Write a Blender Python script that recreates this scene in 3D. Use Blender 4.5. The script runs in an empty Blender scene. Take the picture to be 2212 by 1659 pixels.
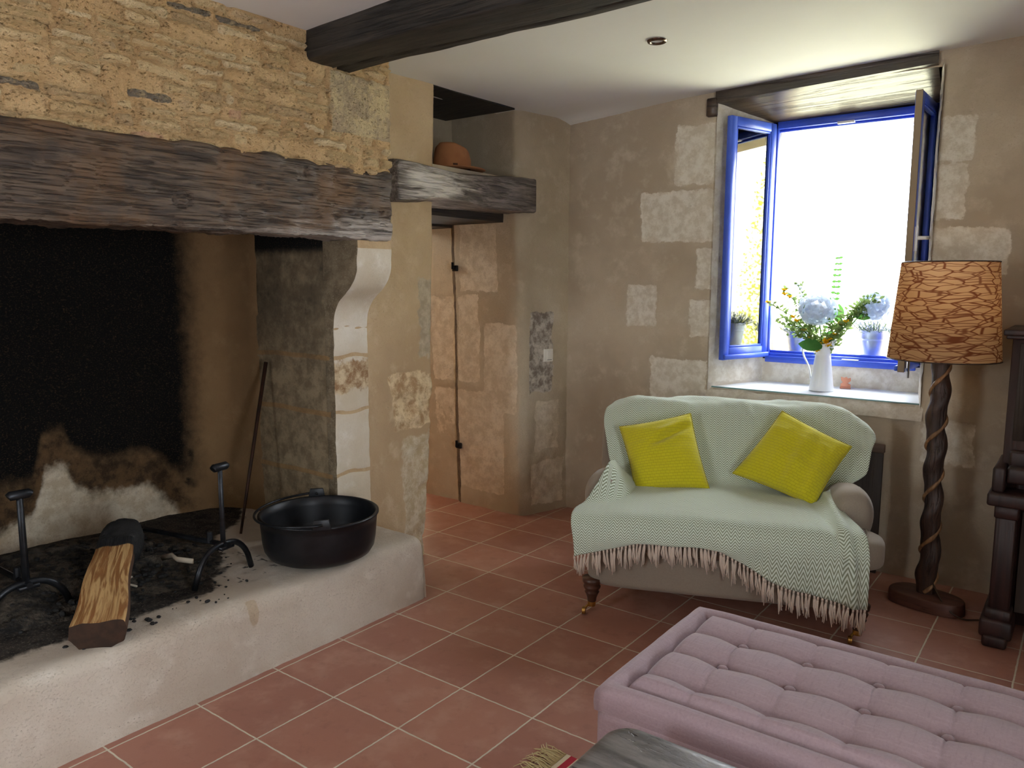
import bpy, bmesh, math, random
import numpy as np
from mathutils import Vector, Matrix
random.seed(7)
SC = bpy.context.scene
COL = SC.collection
pi = math.pi

# ------------------------------------------------------------------ numpy noise
def _h(ix, iy, iz, s):
    h = (ix.astype(np.int64) * 374761393 + iy.astype(np.int64) * 668265263 + iz.astype(np.int64) * 1440662683 + s * 974711) & 0xffffffff
    h = ((h ^ (h >> 13)) * 1274126177) & 0xffffffff
    h = (h ^ (h >> 16)) & 0xffff
    return h / 65535.0
def vn(P, s=0):
    P = np.asarray(P, float); I = np.floor(P).astype(np.int64); F = P - I
    F = F * F * F * (F * (F * 6 - 15) + 10)
    out = 0
    for dx in (0, 1):
        wx = F[..., 0] if dx else 1 - F[..., 0]
        for dy in (0, 1):
            wy = F[..., 1] if dy else 1 - F[..., 1]
            for dz in (0, 1):
                wz = F[..., 2] if dz else 1 - F[..., 2]
                out = out + wx * wy * wz * _h(I[..., 0] + dx, I[..., 1] + dy, I[..., 2] + dz, s)
    return out * 2 - 1
def fbm(P, freq=1.0, octv=4, s=0, gain=.5):
    P = np.asarray(P, float) * freq; o = 0; a = 1; t = 0
    for k in range(octv):
        o = o + a * vn(P, s + k * 17); t += a; a *= gain; P = P * 2.03 + 11.7
    return o / t
def sst(a, b, x):
    t = np.clip((x - a) / (b - a), 0, 1); return t * t * (3 - 2 * t)

# ------------------------------------------------------------------ objects
def put(name, me, mat=None, parent=None, smooth=True):
    o = bpy.data.objects.new(name, me); COL.objects.link(o)
    if mat is not None: me.materials.append(mat)
    if smooth and len(me.polygons): me.polygons.foreach_set('use_smooth', [True] * len(me.polygons))
    if parent is not None: o.parent = parent
    return o
def tag(o, label=None, cat=None, group=None, kind=None):
    if label: o['label'] = label
    if cat: o['category'] = cat
    if group: o['group'] = group
    if kind: o['kind'] = kind
    return o
def thing(name, label, cat, loc=(0, 0, 0), rz=0, group=None, kind=None):
    o = bpy.data.objects.new(name, None); COL.objects.link(o); o.empty_display_size = .05
    o.location = loc; o.rotation_euler = (0, 0, rz)
    return tag(o, label, cat, group, kind)
def struct(o, label=None, cat=None):
    o['kind'] = 'structure'
    return tag(o, label, cat)
def copy_tree(o, parent=None):
    c = o.copy(); COL.objects.link(c)
    if parent is not None: c.parent = parent
    for ch in o.children: copy_tree(ch, c)
    return c
def pymesh(name, V, F, uv=None, attrs=None):
    me = bpy.data.meshes.new(name)
    me.from_pydata([tuple(v) for v in V], [], [tuple(f) for f in F])
    if attrs:
        for k, a in attrs.items():
            at = me.attributes.new(k, 'FLOAT', 'POINT'); at.data.foreach_set('value', np.asarray(a, np.float32).ravel())
    if uv is not None:
        l = me.uv_layers.new(name='uv'); idx = np.empty(len(me.loops), np.int64); me.loops.foreach_get('vertex_index', idx)
        l.data.foreach_set('uv', np.asarray(uv, np.float32)[idx].ravel())
    me.update()
    return me
def grid_mesh(name, P, attrs=None, uv=None, hole=None, flip=False, close_u=False, close_v=False):
    nu, nv = P.shape[:2]
    id = np.arange(nu * nv).reshape(nu, nv)
    if close_u: id = np.concatenate([id, id[:1]], 0)
    if close_v: id = np.concatenate([id, id[:, :1]], 1)
    q = np.stack([id[:-1, :-1], id[1:, :-1], id[1:, 1:], id[:-1, 1:]], -1)
    if flip: q = q[..., ::-1]
    q = q.reshape(-1, 4)
    if hole is not None: q = q[~hole.reshape(-1)]
    me = bpy.data.meshes.new(name)
    V = P.reshape(-1, 3)
    me.vertices.add(len(V)); me.vertices.foreach_set('co', V.astype(np.float32).ravel())
    me.loops.add(len(q) * 4); me.loops.foreach_set('vertex_index', q.astype(np.int32).ravel())
    me.polygons.add(len(q)); me.polygons.foreach_set('loop_start', np.arange(0, len(q) * 4, 4, dtype=np.int32))
    try: me.polygons.foreach_set('loop_total', np.full(len(q), 4, np.int32))
    except Exception: pass
    if attrs:
        for k, a in attrs.items():
            at = me.attributes.new(k, 'FLOAT', 'POINT'); at.data.foreach_set('value', np.asarray(a, np.float32).ravel())
    if uv is not None:
        l = me.uv_layers.new(name='uv'); l.data.foreach_set('uv', np.asarray(uv, np.float32).reshape(-1, 2)[q.ravel()].ravel())
    me.update(calc_edges=True); me.validate()
    return me
def lin(a, b, step):
    n = max(2, int(round(abs(b - a) / step)) + 1); return np.linspace(a, b, n)
def joinlin(pts, step):
    o = [lin(pts[0], pts[1], step)]
    for i in range(1, len(pts) - 1): o.append(lin(pts[i], pts[i + 1], step)[1:])
    return np.concatenate(o)
def resample(pts, step):
    pts = np.asarray(pts, float); d = np.r_[0, np.cumsum(np.linalg.norm(np.diff(pts, axis=0), axis=1))]
    s = np.linspace(0, d[-1], max(2, int(round(d[-1] / step)) + 1))
    return np.stack([np.interp(s, d, pts[:, k]) for k in range(pts.shape[1])], -1), s
def smoothpath(p, n):
    for _ in range(n):
        q = p.copy(); q[1:-1] = .25 * p[:-2] + .5 * p[1:-1] + .25 * p[2:]; p = q
    return p
class MB:
    def __init__(s): s.V = []; s.F = []
    def add(s, V, F):
        b = len(s.V); s.V += [tuple(map(float, v)) for v in V]; s.F += [tuple(int(i) + b for i in f) for f in F]
    def box(s, x0, x1, y0, y1, z0, z1, M=None):
        V = [Vector((x, y, z)) for x in (x0, x1) for y in (y0, y1) for z in (z0, z1)]
        if M is not None: V = [M @ v for v in V]
        s.add(V, [(0, 1, 3, 2), (4, 6, 7, 5), (0, 4, 5, 1), (2, 3, 7, 6), (0, 2, 6, 4), (1, 5, 7, 3)]); return s
    def tube(s, pts, r, n=10, caps=True, sx=1.0, up=None):
        pts = [Vector(p) for p in pts]; m = len(pts)
        rs = [r] * m if not hasattr(r, '__len__') else list(r)
        b = len(s.V); V = []; prev = None
        for i, p in enumerate(pts):
            t = (pts[min(i + 1, m - 1)] - pts[max(i - 1, 0)]).normalized()
            if prev is None:
                a = Vector(up) if up is not None else (Vector((0, 0, 1)) if abs(t.z) < .9 else Vector((1, 0, 0)))
                u = (a - t * a.dot(t)).normalized()
            else: u = (prev - t * prev.dot(t)).normalized()
            prev = u; w = t.cross(u)
            for k in range(n):
                an = 2 * pi * k / n; V.append(p + u * (math.cos(an) * rs[i] * sx) + w * (math.sin(an) * rs[i]))
        F = [(i * n + k, i * n + (k + 1) % n, (i + 1) * n + (k + 1) % n, (i + 1) * n + k) for i in range(m - 1) for k in range(n)]
        if caps: F += [tuple(range(n))[::-1], tuple((m - 1) * n + k for k in range(n))]
        s.add(V, F); return s
    def lathe(s, prof, n=32, c=(0, 0, 0), cap0=True, cap1=True, ex=1.0, ey=1.0):
        m = len(prof); V = [(c[0] + r * ex * math.cos(2 * pi * k / n), c[1] + r * ey * math.sin(2 * pi * k / n), c[2] + z) for r, z in prof for k in range(n)]
        F = [(i * n + k, i * n + (k + 1) % n, (i + 1) * n + (k + 1) % n, (i + 1) * n + k) for i in range(m - 1) for k in range(n)]
        if cap0: F.append(tuple(range(n))[::-1])
        if cap1: F.append(tuple((m - 1) * n + k for k in range(n)))
        s.add(V, F); return s
    def ball(s, c, r, n=10, m=7, sc=(1, 1, 1)):
        prof = [(math.sin(pi * i / m), -math.cos(pi * i / m)) for i in range(1, m)]
        V = [(c[0] + r * sc[0] * a * math.cos(2 * pi * k / n), c[1] + r * sc[1] * a * math.sin(2 * pi * k / n), c[2] + r * sc[2] * z) for a, z in prof for k in range(n)]
        V += [(c[0], c[1], c[2] - r * sc[2]), (c[0], c[1], c[2] + r * sc[2])]
        F = [(i * n + k, i * n + (k + 1) % n, (i + 1) * n + (k + 1) % n, (i + 1) * n + k) for i in range(m - 2) for k in range(n)]
        L = len(V); F += [(L - 2, (k + 1) % n, k) for k in range(n)] + [(L - 1, (m - 2) * n + k, (m - 2) * n + (k + 1) % n) for k in range(n)]
        s.add(V, F); return s
    def leaf(s, base, d, L, W, nrm=(0, 0, 1), droop=.15, fold=.12, n=5):
        base = Vector(base); d = Vector(d).normalized(); nr = Vector(nrm); nr = (nr - d * nr.dot(d))
        nr = nr.normalized() if nr.length > 1e-4 else d.orthogonal().normalized(); w = d.cross(nr)
        V = []
        for i in range(n + 1):
            t = i / n; ww = W * .5 * math.sin(pi * min(1, t * .94 + .05)) ** .8; p = base + d * (L * t) - nr * (droop * L * t * t)
            V += [p + w * ww + nr * fold * ww, p - nr * 0.0, p - w * ww + nr * fold * ww]
        F = []
        for i in range(n):
            a = i * 3; F += [(a, a + 1, a + 4, a + 3), (a + 1, a + 2, a + 5, a + 4)]
        s.add(V, F); return s
    def build(s, name, mat, parent=None, smooth=False, bevel=0, seg=2, sub=0, sharp=None):
        me = pymesh(name, s.V, s.F)
        bm = bmesh.new(); bm.from_mesh(me); bmesh.ops.recalc_face_normals(bm, faces=bm.faces); bm.to_mesh(me); bm.free()
        o = put(name, me, mat, parent, smooth or bevel > 0)
        if bevel:
            b = o.modifiers.new('b', 'BEVEL'); b.width = bevel; b.segments = seg; b.limit_method = 'ANGLE'; b.angle_limit = .7
            b.harden_normals = False
        if sub: m = o.modifiers.new('s', 'SUBSURF'); m.levels = m.render_levels = sub
        if smooth and not bevel and sharp:
            me.polygons.foreach_set('use_smooth', [True] * len(me.polygons)); 
            try: me.set_sharp_from_angle(angle=sharp)
            except Exception: pass
        return o
def superbox(c, h, e=4.0, n=14, fn=None):
    """rounded upholstery block: cube grid pushed onto a superellipsoid"""
    bm = bmesh.new(); bmesh.ops.create_cube(bm, size=2.0)
    bmesh.ops.subdivide_edges(bm, edges=bm.edges[:], cuts=n, use_grid_fill=True)
    P = np.array([v.co[:] for v in bm.verts])
    P = np.sign(P) * (1 - (1 - np.abs(P)) ** 1.6) if True else P
    L = (np.abs(P) ** e).sum(1) ** (1 / e); P = P / L[:, None]
    P = P * np.array(h) + np.array(c)
    if fn is not None: P = fn(P)
    for v, p in zip(bm.verts, P): v.co = p
    me = bpy.data.meshes.new('block'); bm.to_mesh(me); bm.free()
    return me
def beam_mesh(name, x0, x1, y0, y1, z0, z1, step, fn, r=.012, attr=None):
    """timber: box faces gridded finely, rounded and displaced by fn(P, N) -> P"""
    bm = bmesh.new()
    def ax(a, b): return joinlin([a, a + r, b - r, b], step) if b - a > 3 * r else np.array([a, b])
    X, Y, Z = ax(x0, x1), ax(y0, y1), ax(z0, z1)
    Vs = {}; V = []; F = []
    def vid(p):
        k = tuple(np.round(p, 5))
        if k not in Vs: Vs[k] = len(V); V.append(p)
        return Vs[k]
    def face(A, B, mk, fl):
        ids = [[vid(mk(a, b)) for b in B] for a in A]
        for i in range(len(A) - 1):
            for j in range(len(B) - 1):
                f = (ids[i][j], ids[i + 1][j], ids[i + 1][j + 1], ids[i][j + 1]); F.append(f[::-1] if fl else f)
    for x, fl in ((x0, True), (x1, False)): face(Y, Z, lambda a, b: (x, a, b), fl)
    for y, fl in ((y0, False), (y1, True)): face(X, Z, lambda a, b: (a, y, b), fl)
    for z, fl in ((z0, True), (z1, False)): face(X, Y, lambda a, b: (a, b, z), fl)
    bm.free()
    P = np.array(V, float); lo = np.array([x0, y0, z0]); hi = np.array([x1, y1, z1])
    Q = np.clip(P, lo + r, hi - r); D = P - Q; L = np.linalg.norm(D, axis=1, keepdims=True); N = D / np.maximum(L, 1e-9)
    P = Q + N * r
    P = fn(P, N)
    me = pymesh(name, P, F, attrs=attr(P, N) if attr else None)
    return me
# ------------------------------------------------------------------ materials
def srgb(r, g, b):
    f = lambda c: (c / 255 / 12.92) if c / 255 <= .04045 else ((c / 255 + .055) / 1.055) ** 2.4
    return (f(r), f(g), f(b), 1)
class NT:
    def __init__(s, name):
        s.m = bpy.data.materials.new(name); s.m.use_nodes = True; s.t = s.m.node_tree; s.n = s.t.nodes; s.n.clear()
        s.out = s.n.new('ShaderNodeOutputMaterial'); s._tc = None
    def L(s, a, b): s.t.links.new(a, b)
    def inp(s, sock, v):
        if v is None: return
        if hasattr(v, 'is_linked') or hasattr(v, 'links'): s.L(v, sock)
        else: sock.default_value = v
    def tc(s, k='Object'):
        if s._tc is None: s._tc = s.n.new('ShaderNodeTexCoord')
        return s._tc.outputs[k]
    def math(s, op, a, b=None, c=None, clamp=False):
        n = s.n.new('ShaderNodeMath'); n.operation = op; n.use_clamp = clamp
        s.inp(n.inputs[0], a); s.inp(n.inputs[1], b); s.inp(n.inputs[2], c); return n.outputs[0]
    def mapping(s, v, sc=(1, 1, 1), loc=(0, 0, 0), rot=(0, 0, 0)):
        n = s.n.new('ShaderNodeMapping'); s.L(v, n.inputs['Vector']); n.inputs['Scale'].default_value = sc
        n.inputs['Location'].default_value = loc; n.inputs['Rotation'].default_value = rot; return n.outputs[0]
    def noise(s, v, sc, det=5, rough=.55, dist=0):
        n = s.n.new('ShaderNodeTexNoise'); s.L(v, n.inputs['Vector']); n.inputs['Scale'].default_value = sc
        n.inputs['Detail'].default_value = det; n.inputs['Roughness'].default_value = rough; n.inputs['Distortion'].default_value = dist
        return n.outputs['Fac']
    def voro(s, v, sc, feat='F1', out='Distance', rnd=1):
        n = s.n.new('ShaderNodeTexVoronoi'); n.feature = feat; s.L(v, n.inputs['Vector']); n.inputs['Scale'].default_value = sc
        n.inputs['Randomness'].default_value = rnd; return n.outputs[out]
    def ramp(s, f, stops, mode='LINEAR'):
        n = s.n.new('ShaderNodeValToRGB'); s.L(f, n.inputs[0]); r = n.color_ramp; r.interpolation = mode
        while len(r.elements) < len(stops): r.elements.new(.5)
        for e, (p, c) in zip(r.elements, stops): e.position = p; e.color = c if len(c) == 4 else (*c, 1)
        return n.outputs[0]
    def step(s, f, a, b):
        n = s.n.new('ShaderNodeMapRange'); n.interpolation_type = 'SMOOTHSTEP'; s.L(f, n.inputs[0]) if hasattr(f, 'links') else None
        n.inputs[1].default_value = a; n.inputs[2].default_value = b; return n.outputs[0]
    def mix(s, f, a, b, mode='MIX'):
        n = s.n.new('ShaderNodeMix'); n.data_type = 'RGBA'; n.blend_type = mode
        s.inp(n.inputs[0], f); s.inp(n.inputs[6], a); s.inp(n.inputs[7], b); return n.outputs[2]
    def attr(s, name, out='Fac'):
        n = s.n.new('ShaderNodeAttribute'); n.attribute_name = name; return n.outputs[out]
    def bump(s, h, st=.3, d=.01, prev=None):
        n = s.n.new('ShaderNodeBump'); n.inputs['Strength'].default_value = st; n.inputs['Distance'].default_value = d
        s.L(h, n.inputs['Height'])
        if prev is not None: s.L(prev, n.inputs['Normal'])
        return n.outputs[0]
    def bsdf(s, **k):
        n = s.n.new('ShaderNodeBsdfPrincipled')
        for a, v in k.items(): s.inp(n.inputs[a.replace('_', ' ')], v)
        s.L(n.outputs[0], s.out.inputs[0]); return n
M = {}
def simple(name, col, rough=.6, metal=0, c2=None, nsc=8, bst=0, bsc=60, bd=.003, stretch=(1, 1, 1), **kw):
    t = NT(name); v = t.mapping(t.tc(), stretch)
    c = col
    if c2 is not None: c = t.mix(t.step(t.noise(v, nsc), .35, .65), col, c2)
    k = dict(Base_Color=c, Roughness=rough, Metallic=metal); k.update(kw)
    if bst: k['Normal'] = t.bump(t.noise(v, bsc), bst, bd)
    t.bsdf(**k); M[name] = t.m; return t.m
def desat(c, k):
    y = .2126 * c[0] + .7152 * c[1] + .0722 * c[2]; return tuple(q + (y - q) * k for q in c[:3]) + (1,)
def plaster(name, base, dark, light, layers=(), rough=.9, pit=.5, bst=.35, ds=.42):
    """lime plaster; layers = (attribute, colour a, colour b, edge noise) mixed over it"""
    base, dark, light = desat(base, ds), desat(dark, ds), desat(light, ds); layers = [(q[0], desat(q[1], ds * .8), desat(q[2], ds * .8), q[3], q[4] if len(q) > 4 else .08) for q in layers]
    t = NT(name); v = t.tc()
    n1 = t.noise(v, 1.3, 6); n2 = t.noise(v, 9, 6, .6); n3 = t.noise(v, 55, 5, .65)
    c = t.mix(t.step(n1, .38, .66), dark, base); c = t.mix(t.math('MULTIPLY', t.step(n2, .5, .75), .55), c, light)
    pits = t.step(t.voro(t.mapping(v, (1, 1, 1.3)), 46), .16, .05); pm = t.math('MULTIPLY', pits, t.step(n2, .48, .6))
    c = t.mix(t.math('MULTIPLY', pm, pit), c, dark)
    h = t.math('SUBTRACT', t.math('ADD', t.math('MULTIPLY', n3, .5), t.math('MULTIPLY', n2, .8)), t.math('MULTIPLY', pm, .5))
    for (an, ca, cb, en, sw) in layers:
        a = t.math('ADD', t.attr(an), t.math('MULTIPLY', t.math('SUBTRACT', t.noise(v, 24, 6, .65), .5), en))
        f = t.step(a, .5 - sw, .5 + sw)
        m2 = t.mix(t.step(t.noise(v, 14, 7, .7), .38, .62), ca, cb)
        c = t.mix(f, c, m2)
    fine = t.step(t.noise(t.mapping(v, (1, 1, 1.4)), 120, 4, .7), .52, .74)
    c = t.mix(t.math('MULTIPLY', fine, .35), c, dark)
    h = t.math('SUBTRACT', h, t.math('MULTIPLY', fine, .35))
    t.bsdf(Base_Color=c, Roughness=rough, Normal=t.bump(h, bst, .010), Specular_IOR_Level=.25)
    M[name] = t.m; return t.m
def wood(name, c1, c2, c3, axis=0, rough=.65, sc=1.0, bst=.5, streak=None):
    t = NT(name); st = [9, 9, 9]; st[axis] = .9; v = t.mapping(t.tc(), tuple(q * sc for q in st))
    g = t.noise(v, 2.2, 8, .62, .6); g2 = t.noise(t.mapping(t.tc(), tuple((40 if i != axis else 1.5) * sc for i in range(3))), 1.5, 4, .6)
    pch = t.noise(t.tc(), 3.1, 5, .6)
    c = t.mix(t.step(g, .36, .64), c1, c2); c = t.mix(t.math('MULTIPLY', t.step(pch, .48, .68), .8), c, c3)
    c = t.mix(t.math('MULTIPLY', t.step(g2, .56, .68), .75), c, tuple(q * .6 for q in c1[:3]) + (1,))
    if streak is not None:
        f = t.math('ADD', t.attr('worn'), t.math('MULTIPLY', t.math('SUBTRACT', g, .5), .9))
        c = t.mix(t.step(f, .35, .75), c, streak)
    h = t.math('SUBTRACT', g, t.math('MULTIPLY', t.step(g2, .5, .7), .7))
    t.bsdf(Base_Color=c, Roughness=rough, Normal=t.bump(h, bst, .006)); M[name] = t.m; return t.m
def make_materials():
    S = srgb
    ls = (('stone', S(226, 216, 194), S(206, 190, 160), .85),)
    plaster('plaster_wall', S(204, 180, 138), S(182, 156, 116), S(216, 196, 158), ls)
    plaster('reveal_plaster', S(224, 214, 194), S(206, 188, 158), S(232, 226, 212), ls)
    plaster('plaster_left', S(214, 180, 124), S(192, 156, 102), S(226, 196, 144), (('stone', S(222, 206, 172), S(196, 170, 122), .6), ('rough', S(234, 206, 152), S(182, 140, 86), .5), ('grey', S(204, 186, 152), S(178, 158, 124), .8)), ds=.30, bst=.6)
    plaster('plaster_pier', S(206, 184, 138), S(186, 160, 112), S(216, 196, 152), (('stone', S(226, 208, 172), S(206, 184, 144), .8), ('grey', S(206, 194, 172), S(132, 116, 98), .9), ('groove_shade', S(96, 80, 62), S(120, 100, 74), .3)), bst=.6)
    plaster('hearth_plaster', S(216, 200, 174), S(198, 176, 146), S(228, 216, 194), (('ash', S(30, 27, 25), S(66, 57, 48), .9, .2), ('brown', S(184, 156, 116), S(190, 164, 126), .5)), bst=.62, pit=.6)
    plaster('corbel_stone', S(226, 218, 202), S(206, 190, 160), S(236, 230, 218), (('mortar', S(198, 168, 124), S(186, 154, 110), .25), ('pitted', S(214, 192, 152), S(150, 112, 72), .8), ('dirt', S(124, 108, 82), S(96, 82, 60), .3)), bst=.5, ds=.15)
    plaster('firebox_plaster', S(150, 118, 78), S(132, 102, 66), S(162, 130, 88), (('stoneside', S(148, 130, 100), S(116, 99, 74), .4), ('mortar', S(150, 118, 76), S(136, 106, 68), .25), ('stain', S(62, 54, 42), S(90, 78, 60), .9, .4), ('pale', S(230, 218, 194), S(206, 188, 158), .5, .2), ('scorch', S(110, 84, 54), S(66, 50, 34), .8, .3), ('soot', S(9, 9, 9), S(13, 12, 11), .35, .34)), bst=.6, ds=.1)
    # rubble breast
    t = NT('rubble'); v = t.tc()
    base = t.mix(t.step(t.noise(v, 7, 6, .6), .38, .64), S(210, 174, 126), S(224, 190, 142))
    sid = t.attr('sid'); sc = t.ramp(sid, [(0, S(210, 182, 136)), (.3, S(222, 194, 148)), (.5, S(200, 170, 124)), (.66, S(228, 204, 162)), (.8, S(194, 166, 126)), (.88, S(214, 184, 142)), (.925, S(206, 164, 130)), (.94, S(128, 118, 104))], 'CONSTANT')
    sc = t.mix(t.math('MULTIPLY', t.step(t.noise(v, 40, 5, .7), .45, .7), .5), sc, S(214, 186, 138))
    c = t.mix(t.step(t.math('ADD', t.attr('stone'), t.math('MULTIPLY', t.math('SUBTRACT', t.noise(v, 50, 4), .5), .7)), .4, .7), base, sc)
    c = t.mix(t.step(t.attr('quoin'), .4, .6), c, t.mix(t.step(t.noise(v, 11, 6, .7), .4, .6), S(222, 200, 156), S(186, 166, 136)))
    pk = t.step(t.noise(t.mapping(v, (1, 1, 1.8)), 70, 5, .72), .56, .70); c = t.mix(t.math('MULTIPLY', pk, .55), c, S(150, 112, 66))
    t.bsdf(Base_Color=c, Roughness=.95, Specular_IOR_Level=.2, Normal=t.bump(t.math('SUBTRACT', t.math('ADD', t.noise(v, 60, 5, .7), t.noise(v, 150, 3)), pk), 1.0, .010)); M['rubble'] = t.m
    # ceiling paint
    t = NT('ceiling_paint'); v = t.tc()
    t.bsdf(Base_Color=t.mix(t.noise(v, 3), S(230, 230, 228), S(224, 224, 221)), Roughness=.85, Normal=t.bump(t.noise(v, 5, 4), .15, .02)); M['ceiling_paint'] = t.m
    # terracotta tiles on the measured 33 cm grid
    t = NT('terracotta_tiles'); v = t.tc(); sp = t.n.new('ShaderNodeSeparateXYZ'); t.L(v, sp.inputs[0])
    wob = t.math('MULTIPLY', t.math('SUBTRACT', t.noise(v, 22, 3), .5), .006)
    def line(o, wdt):
        q = t.math('DIVIDE', t.math('ADD', o, wob), .33); f = t.math('ABSOLUTE', t.math('SUBTRACT', t.math('FRACT', t.math('ADD', q, .5)), .5))
        return t.step(f, wdt, wdt * .55), t.math('FLOOR', q)
    lx, ix = line(sp.outputs[0], .0125); ly, iy = line(sp.outputs[1], .0125); g = t.math('MAXIMUM', lx, ly)
    cv = t.n.new('ShaderNodeCombineXYZ'); t.L(ix, cv.inputs[0]); t.L(iy, cv.inputs[1])
    wn = t.n.new('ShaderNodeTexWhiteNoise'); t.L(cv.outputs[0], wn.inputs['Vector'])
    off = t.n.new('ShaderNodeVectorMath'); off.operation = 'MULTIPLY_ADD'; t.L(wn.outputs['Color'], off.inputs[0]); off.inputs[1].default_value = (9, 9, 9); t.L(v, off.inputs[2])
    ca = t.mix(wn.outputs['Value'], S(158, 108, 92), S(172, 121, 103))
    ca = t.mix(t.math('MULTIPLY', t.step(t.noise(off.outputs[0], 7, 6, .62), .46, .72), .6), ca, S(184, 142, 124))
    ca = t.mix(t.math('MULTIPLY', t.step(t.noise(off.outputs[0], 16, 6, .7), .52, .7), .4), ca, S(140, 94, 80))
    col = t.mix(g, ca, t.mix(t.noise(v, 30), S(212, 204, 186), S(192, 180, 158)))
    ro = t.math('ADD', t.math('MULTIPLY', g, .4), t.math('ADD', .36, t.math('MULTIPLY', t.noise(v, 12), .18)))
    h = t.math('SUBTRACT', t.math('MULTIPLY', t.noise(v, 14, 4), .25), g)
    t.bsdf(Base_Color=col, Roughness=ro, Normal=t.bump(h, .5, .003), Specular_IOR_Level=.45); M['terracotta_tiles'] = t.m
    wood('mantel_oak', S(56, 44, 35), S(104, 87, 71), S(112, 80, 48), 1, .55, 2.3, 1.0, S(178, 168, 158))
    wood('lintel_oak', S(92, 84, 76), S(142, 132, 124), S(112, 104, 100), 1, .7, 2.3, 1.0, S(216, 210, 202))
    wood('black_oak', S(24, 21, 18), S(50, 44, 37), S(36, 32, 27), 0, .6, 2, .8)
    wood('window_oak', S(48, 38, 31), S(84, 70, 58), S(60, 48, 40), 0, .30, .7, .5)
    wood('board_dark', S(36, 30, 24), S(56, 46, 36), S(44, 36, 28), 1, .7)
    wood('piano_wood', S(36, 21, 18), S(54, 29, 25), S(42, 26, 23), 2, .5, .6, .15)
    wood('table_wood', S(78, 72, 68), S(134, 126, 120), S(112, 100, 90), 0, .34, 1, .6, S(60, 50, 42))
    wood('lamp_wood', S(44, 30, 24), S(74, 52, 40), S(58, 42, 34), 2, .5, 1, .8)
    wood('lamp_vine', S(112, 80, 50), S(150, 112, 74), S(120, 84, 54), 2, .5, 2, .5)
    wood('slab_wood', S(76, 46, 36), S(104, 66, 52), S(90, 54, 42), 0, .55, 1, .3)
    wood('leg_wood', S(52, 32, 24), S(78, 48, 36), S(60, 38, 28), 2, .35, 1, .1)
    wood('panel_wood', S(46, 36, 30), S(60, 48, 40), S(50, 40, 33), 2, .6)
    # split log
    t = NT('split_wood'); v = t.mapping(t.tc('UV'), (5, 60, 1)); g = t.noise(v, 1.0, 5, .55, 1.1)
    c = t.mix(t.step(g, .4, .58), S(196, 158, 104), S(140, 92, 46)); c = t.mix(t.step(t.attr('bark'), .4, .6), c, t.mix(t.noise(t.tc(), 30), S(88, 58, 36), S(58, 38, 24)))
    c = t.mix(t.step(t.math('ADD', t.attr('char'), t.math('MULTIPLY', t.math('SUBTRACT', t.noise(t.tc(), 20), .5), .5)), .4, .6), c, S(20, 20, 22))
    t.bsdf(Base_Color=c, Roughness=.75, Normal=t.bump(g, .8, .012)); M['split_wood'] = t.m
    simple('charcoal', S(16, 15, 15), .8, 0, S(34, 32, 31), 20, .8, 35, .01)
    simple('ash', S(46, 40, 35), .95, 0, S(96, 86, 74), 16, .9, 60, .015)
    simple('ash_bed', S(26, 23, 21), .95, 0, S(92, 82, 70), 17, 1, 60, .03)
    simple('pale_char', S(176, 166, 148), .9)
    simple('cast_iron', S(20, 21, 24), .42, .35, S(26, 27, 31), 30, .15, 120, .001)
    simple('wrought_iron', S(52, 54, 58), .4, .75, S(34, 34, 36), 14, .35, 40, .002)
    simple('rust_rod', S(62, 36, 22), .7, .4, S(42, 28, 20), 20, .4, 80, .002)
    simple('blue_paint', S(72, 104, 216), .35, 0, S(64, 94, 206), 6, .1, 40, .002)
    simple('white_metal', S(232, 234, 236), .25)
    simple('steel', S(196, 198, 200), .3, 1)
    simple('brass', S(190, 150, 82), .35, 1)
    simple('bronze_ring', S(120, 104, 92), .25, 1)
    simple('zinc', S(178, 188, 206), .35, .75, S(160, 172, 192), 12)
    simple('white_plastic', S(226, 222, 210), .4)
    simple('grey_plastic', S(120, 116, 104), .5)
    simple('felt', S(166, 112, 70), .95, 0, S(152, 100, 62), 10, .25, 200, .001)
    simple('felt_band', S(70, 44, 30), .9)
    simple('enamel', S(232, 234, 232), .28, 0, None)
    simple('clay', S(196, 132, 104), .8)
    simple('cable', S(62, 44, 30), .6)
    pass
    0 and simple('hydrangea', S(206, 216, 238), .8, 0, S(222, 226, 222), 25)
    simple('bone_keys', S(210, 200, 180), .4)
    def leafm(n, a, b, tr=.45):
        t = NT(n); c = t.mix(t.noise(t.tc(), 40), S(*a), S(*b)); d = t.n.new('ShaderNodeBsdfDiffuse'); t.L(c, d.inputs[0])
        q = t.n.new('ShaderNodeBsdfTranslucent'); t.L(c, q.inputs[0]); m = t.n.new('ShaderNodeMixShader'); m.inputs[0].default_value = tr
        t.L(d.outputs[0], m.inputs[1]); t.L(q.outputs[0], m.inputs[2]); t.L(m.outputs[0], t.out.inputs[0]); M[n] = t.m
    leafm('leaf_green', (92, 140, 66), (70, 116, 52)); leafm('leaf_dark', (58, 104, 52), (80, 128, 62), .25); leafm('leaf_grey', (138, 158, 96), (112, 136, 78), .45); leafm('yellow_petal', (244, 206, 40), (238, 190, 26), .5); leafm('lavender_leaf', (120, 138, 128), (150, 144, 178))
    leafm('petal_pale', (226, 234, 250), (240, 244, 242), .7)
    leafm('hedge_leaf', (226, 218, 96), (190, 196, 80), .4)
    # grass outside
    simple('meadow', S(172, 172, 142), .95, 0, S(190, 186, 158), 2)
    simple('outer_stone', S(222, 204, 172), .9, 0, S(210, 190, 156), 5, .3, 30, .01)
    # glass: thin architectural pane
    t = NT('pane'); gl = t.n.new('ShaderNodeBsdfGlossy'); gl.inputs['Roughness'].default_value = .02; tr = t.n.new('ShaderNodeBsdfTransparent')
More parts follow.
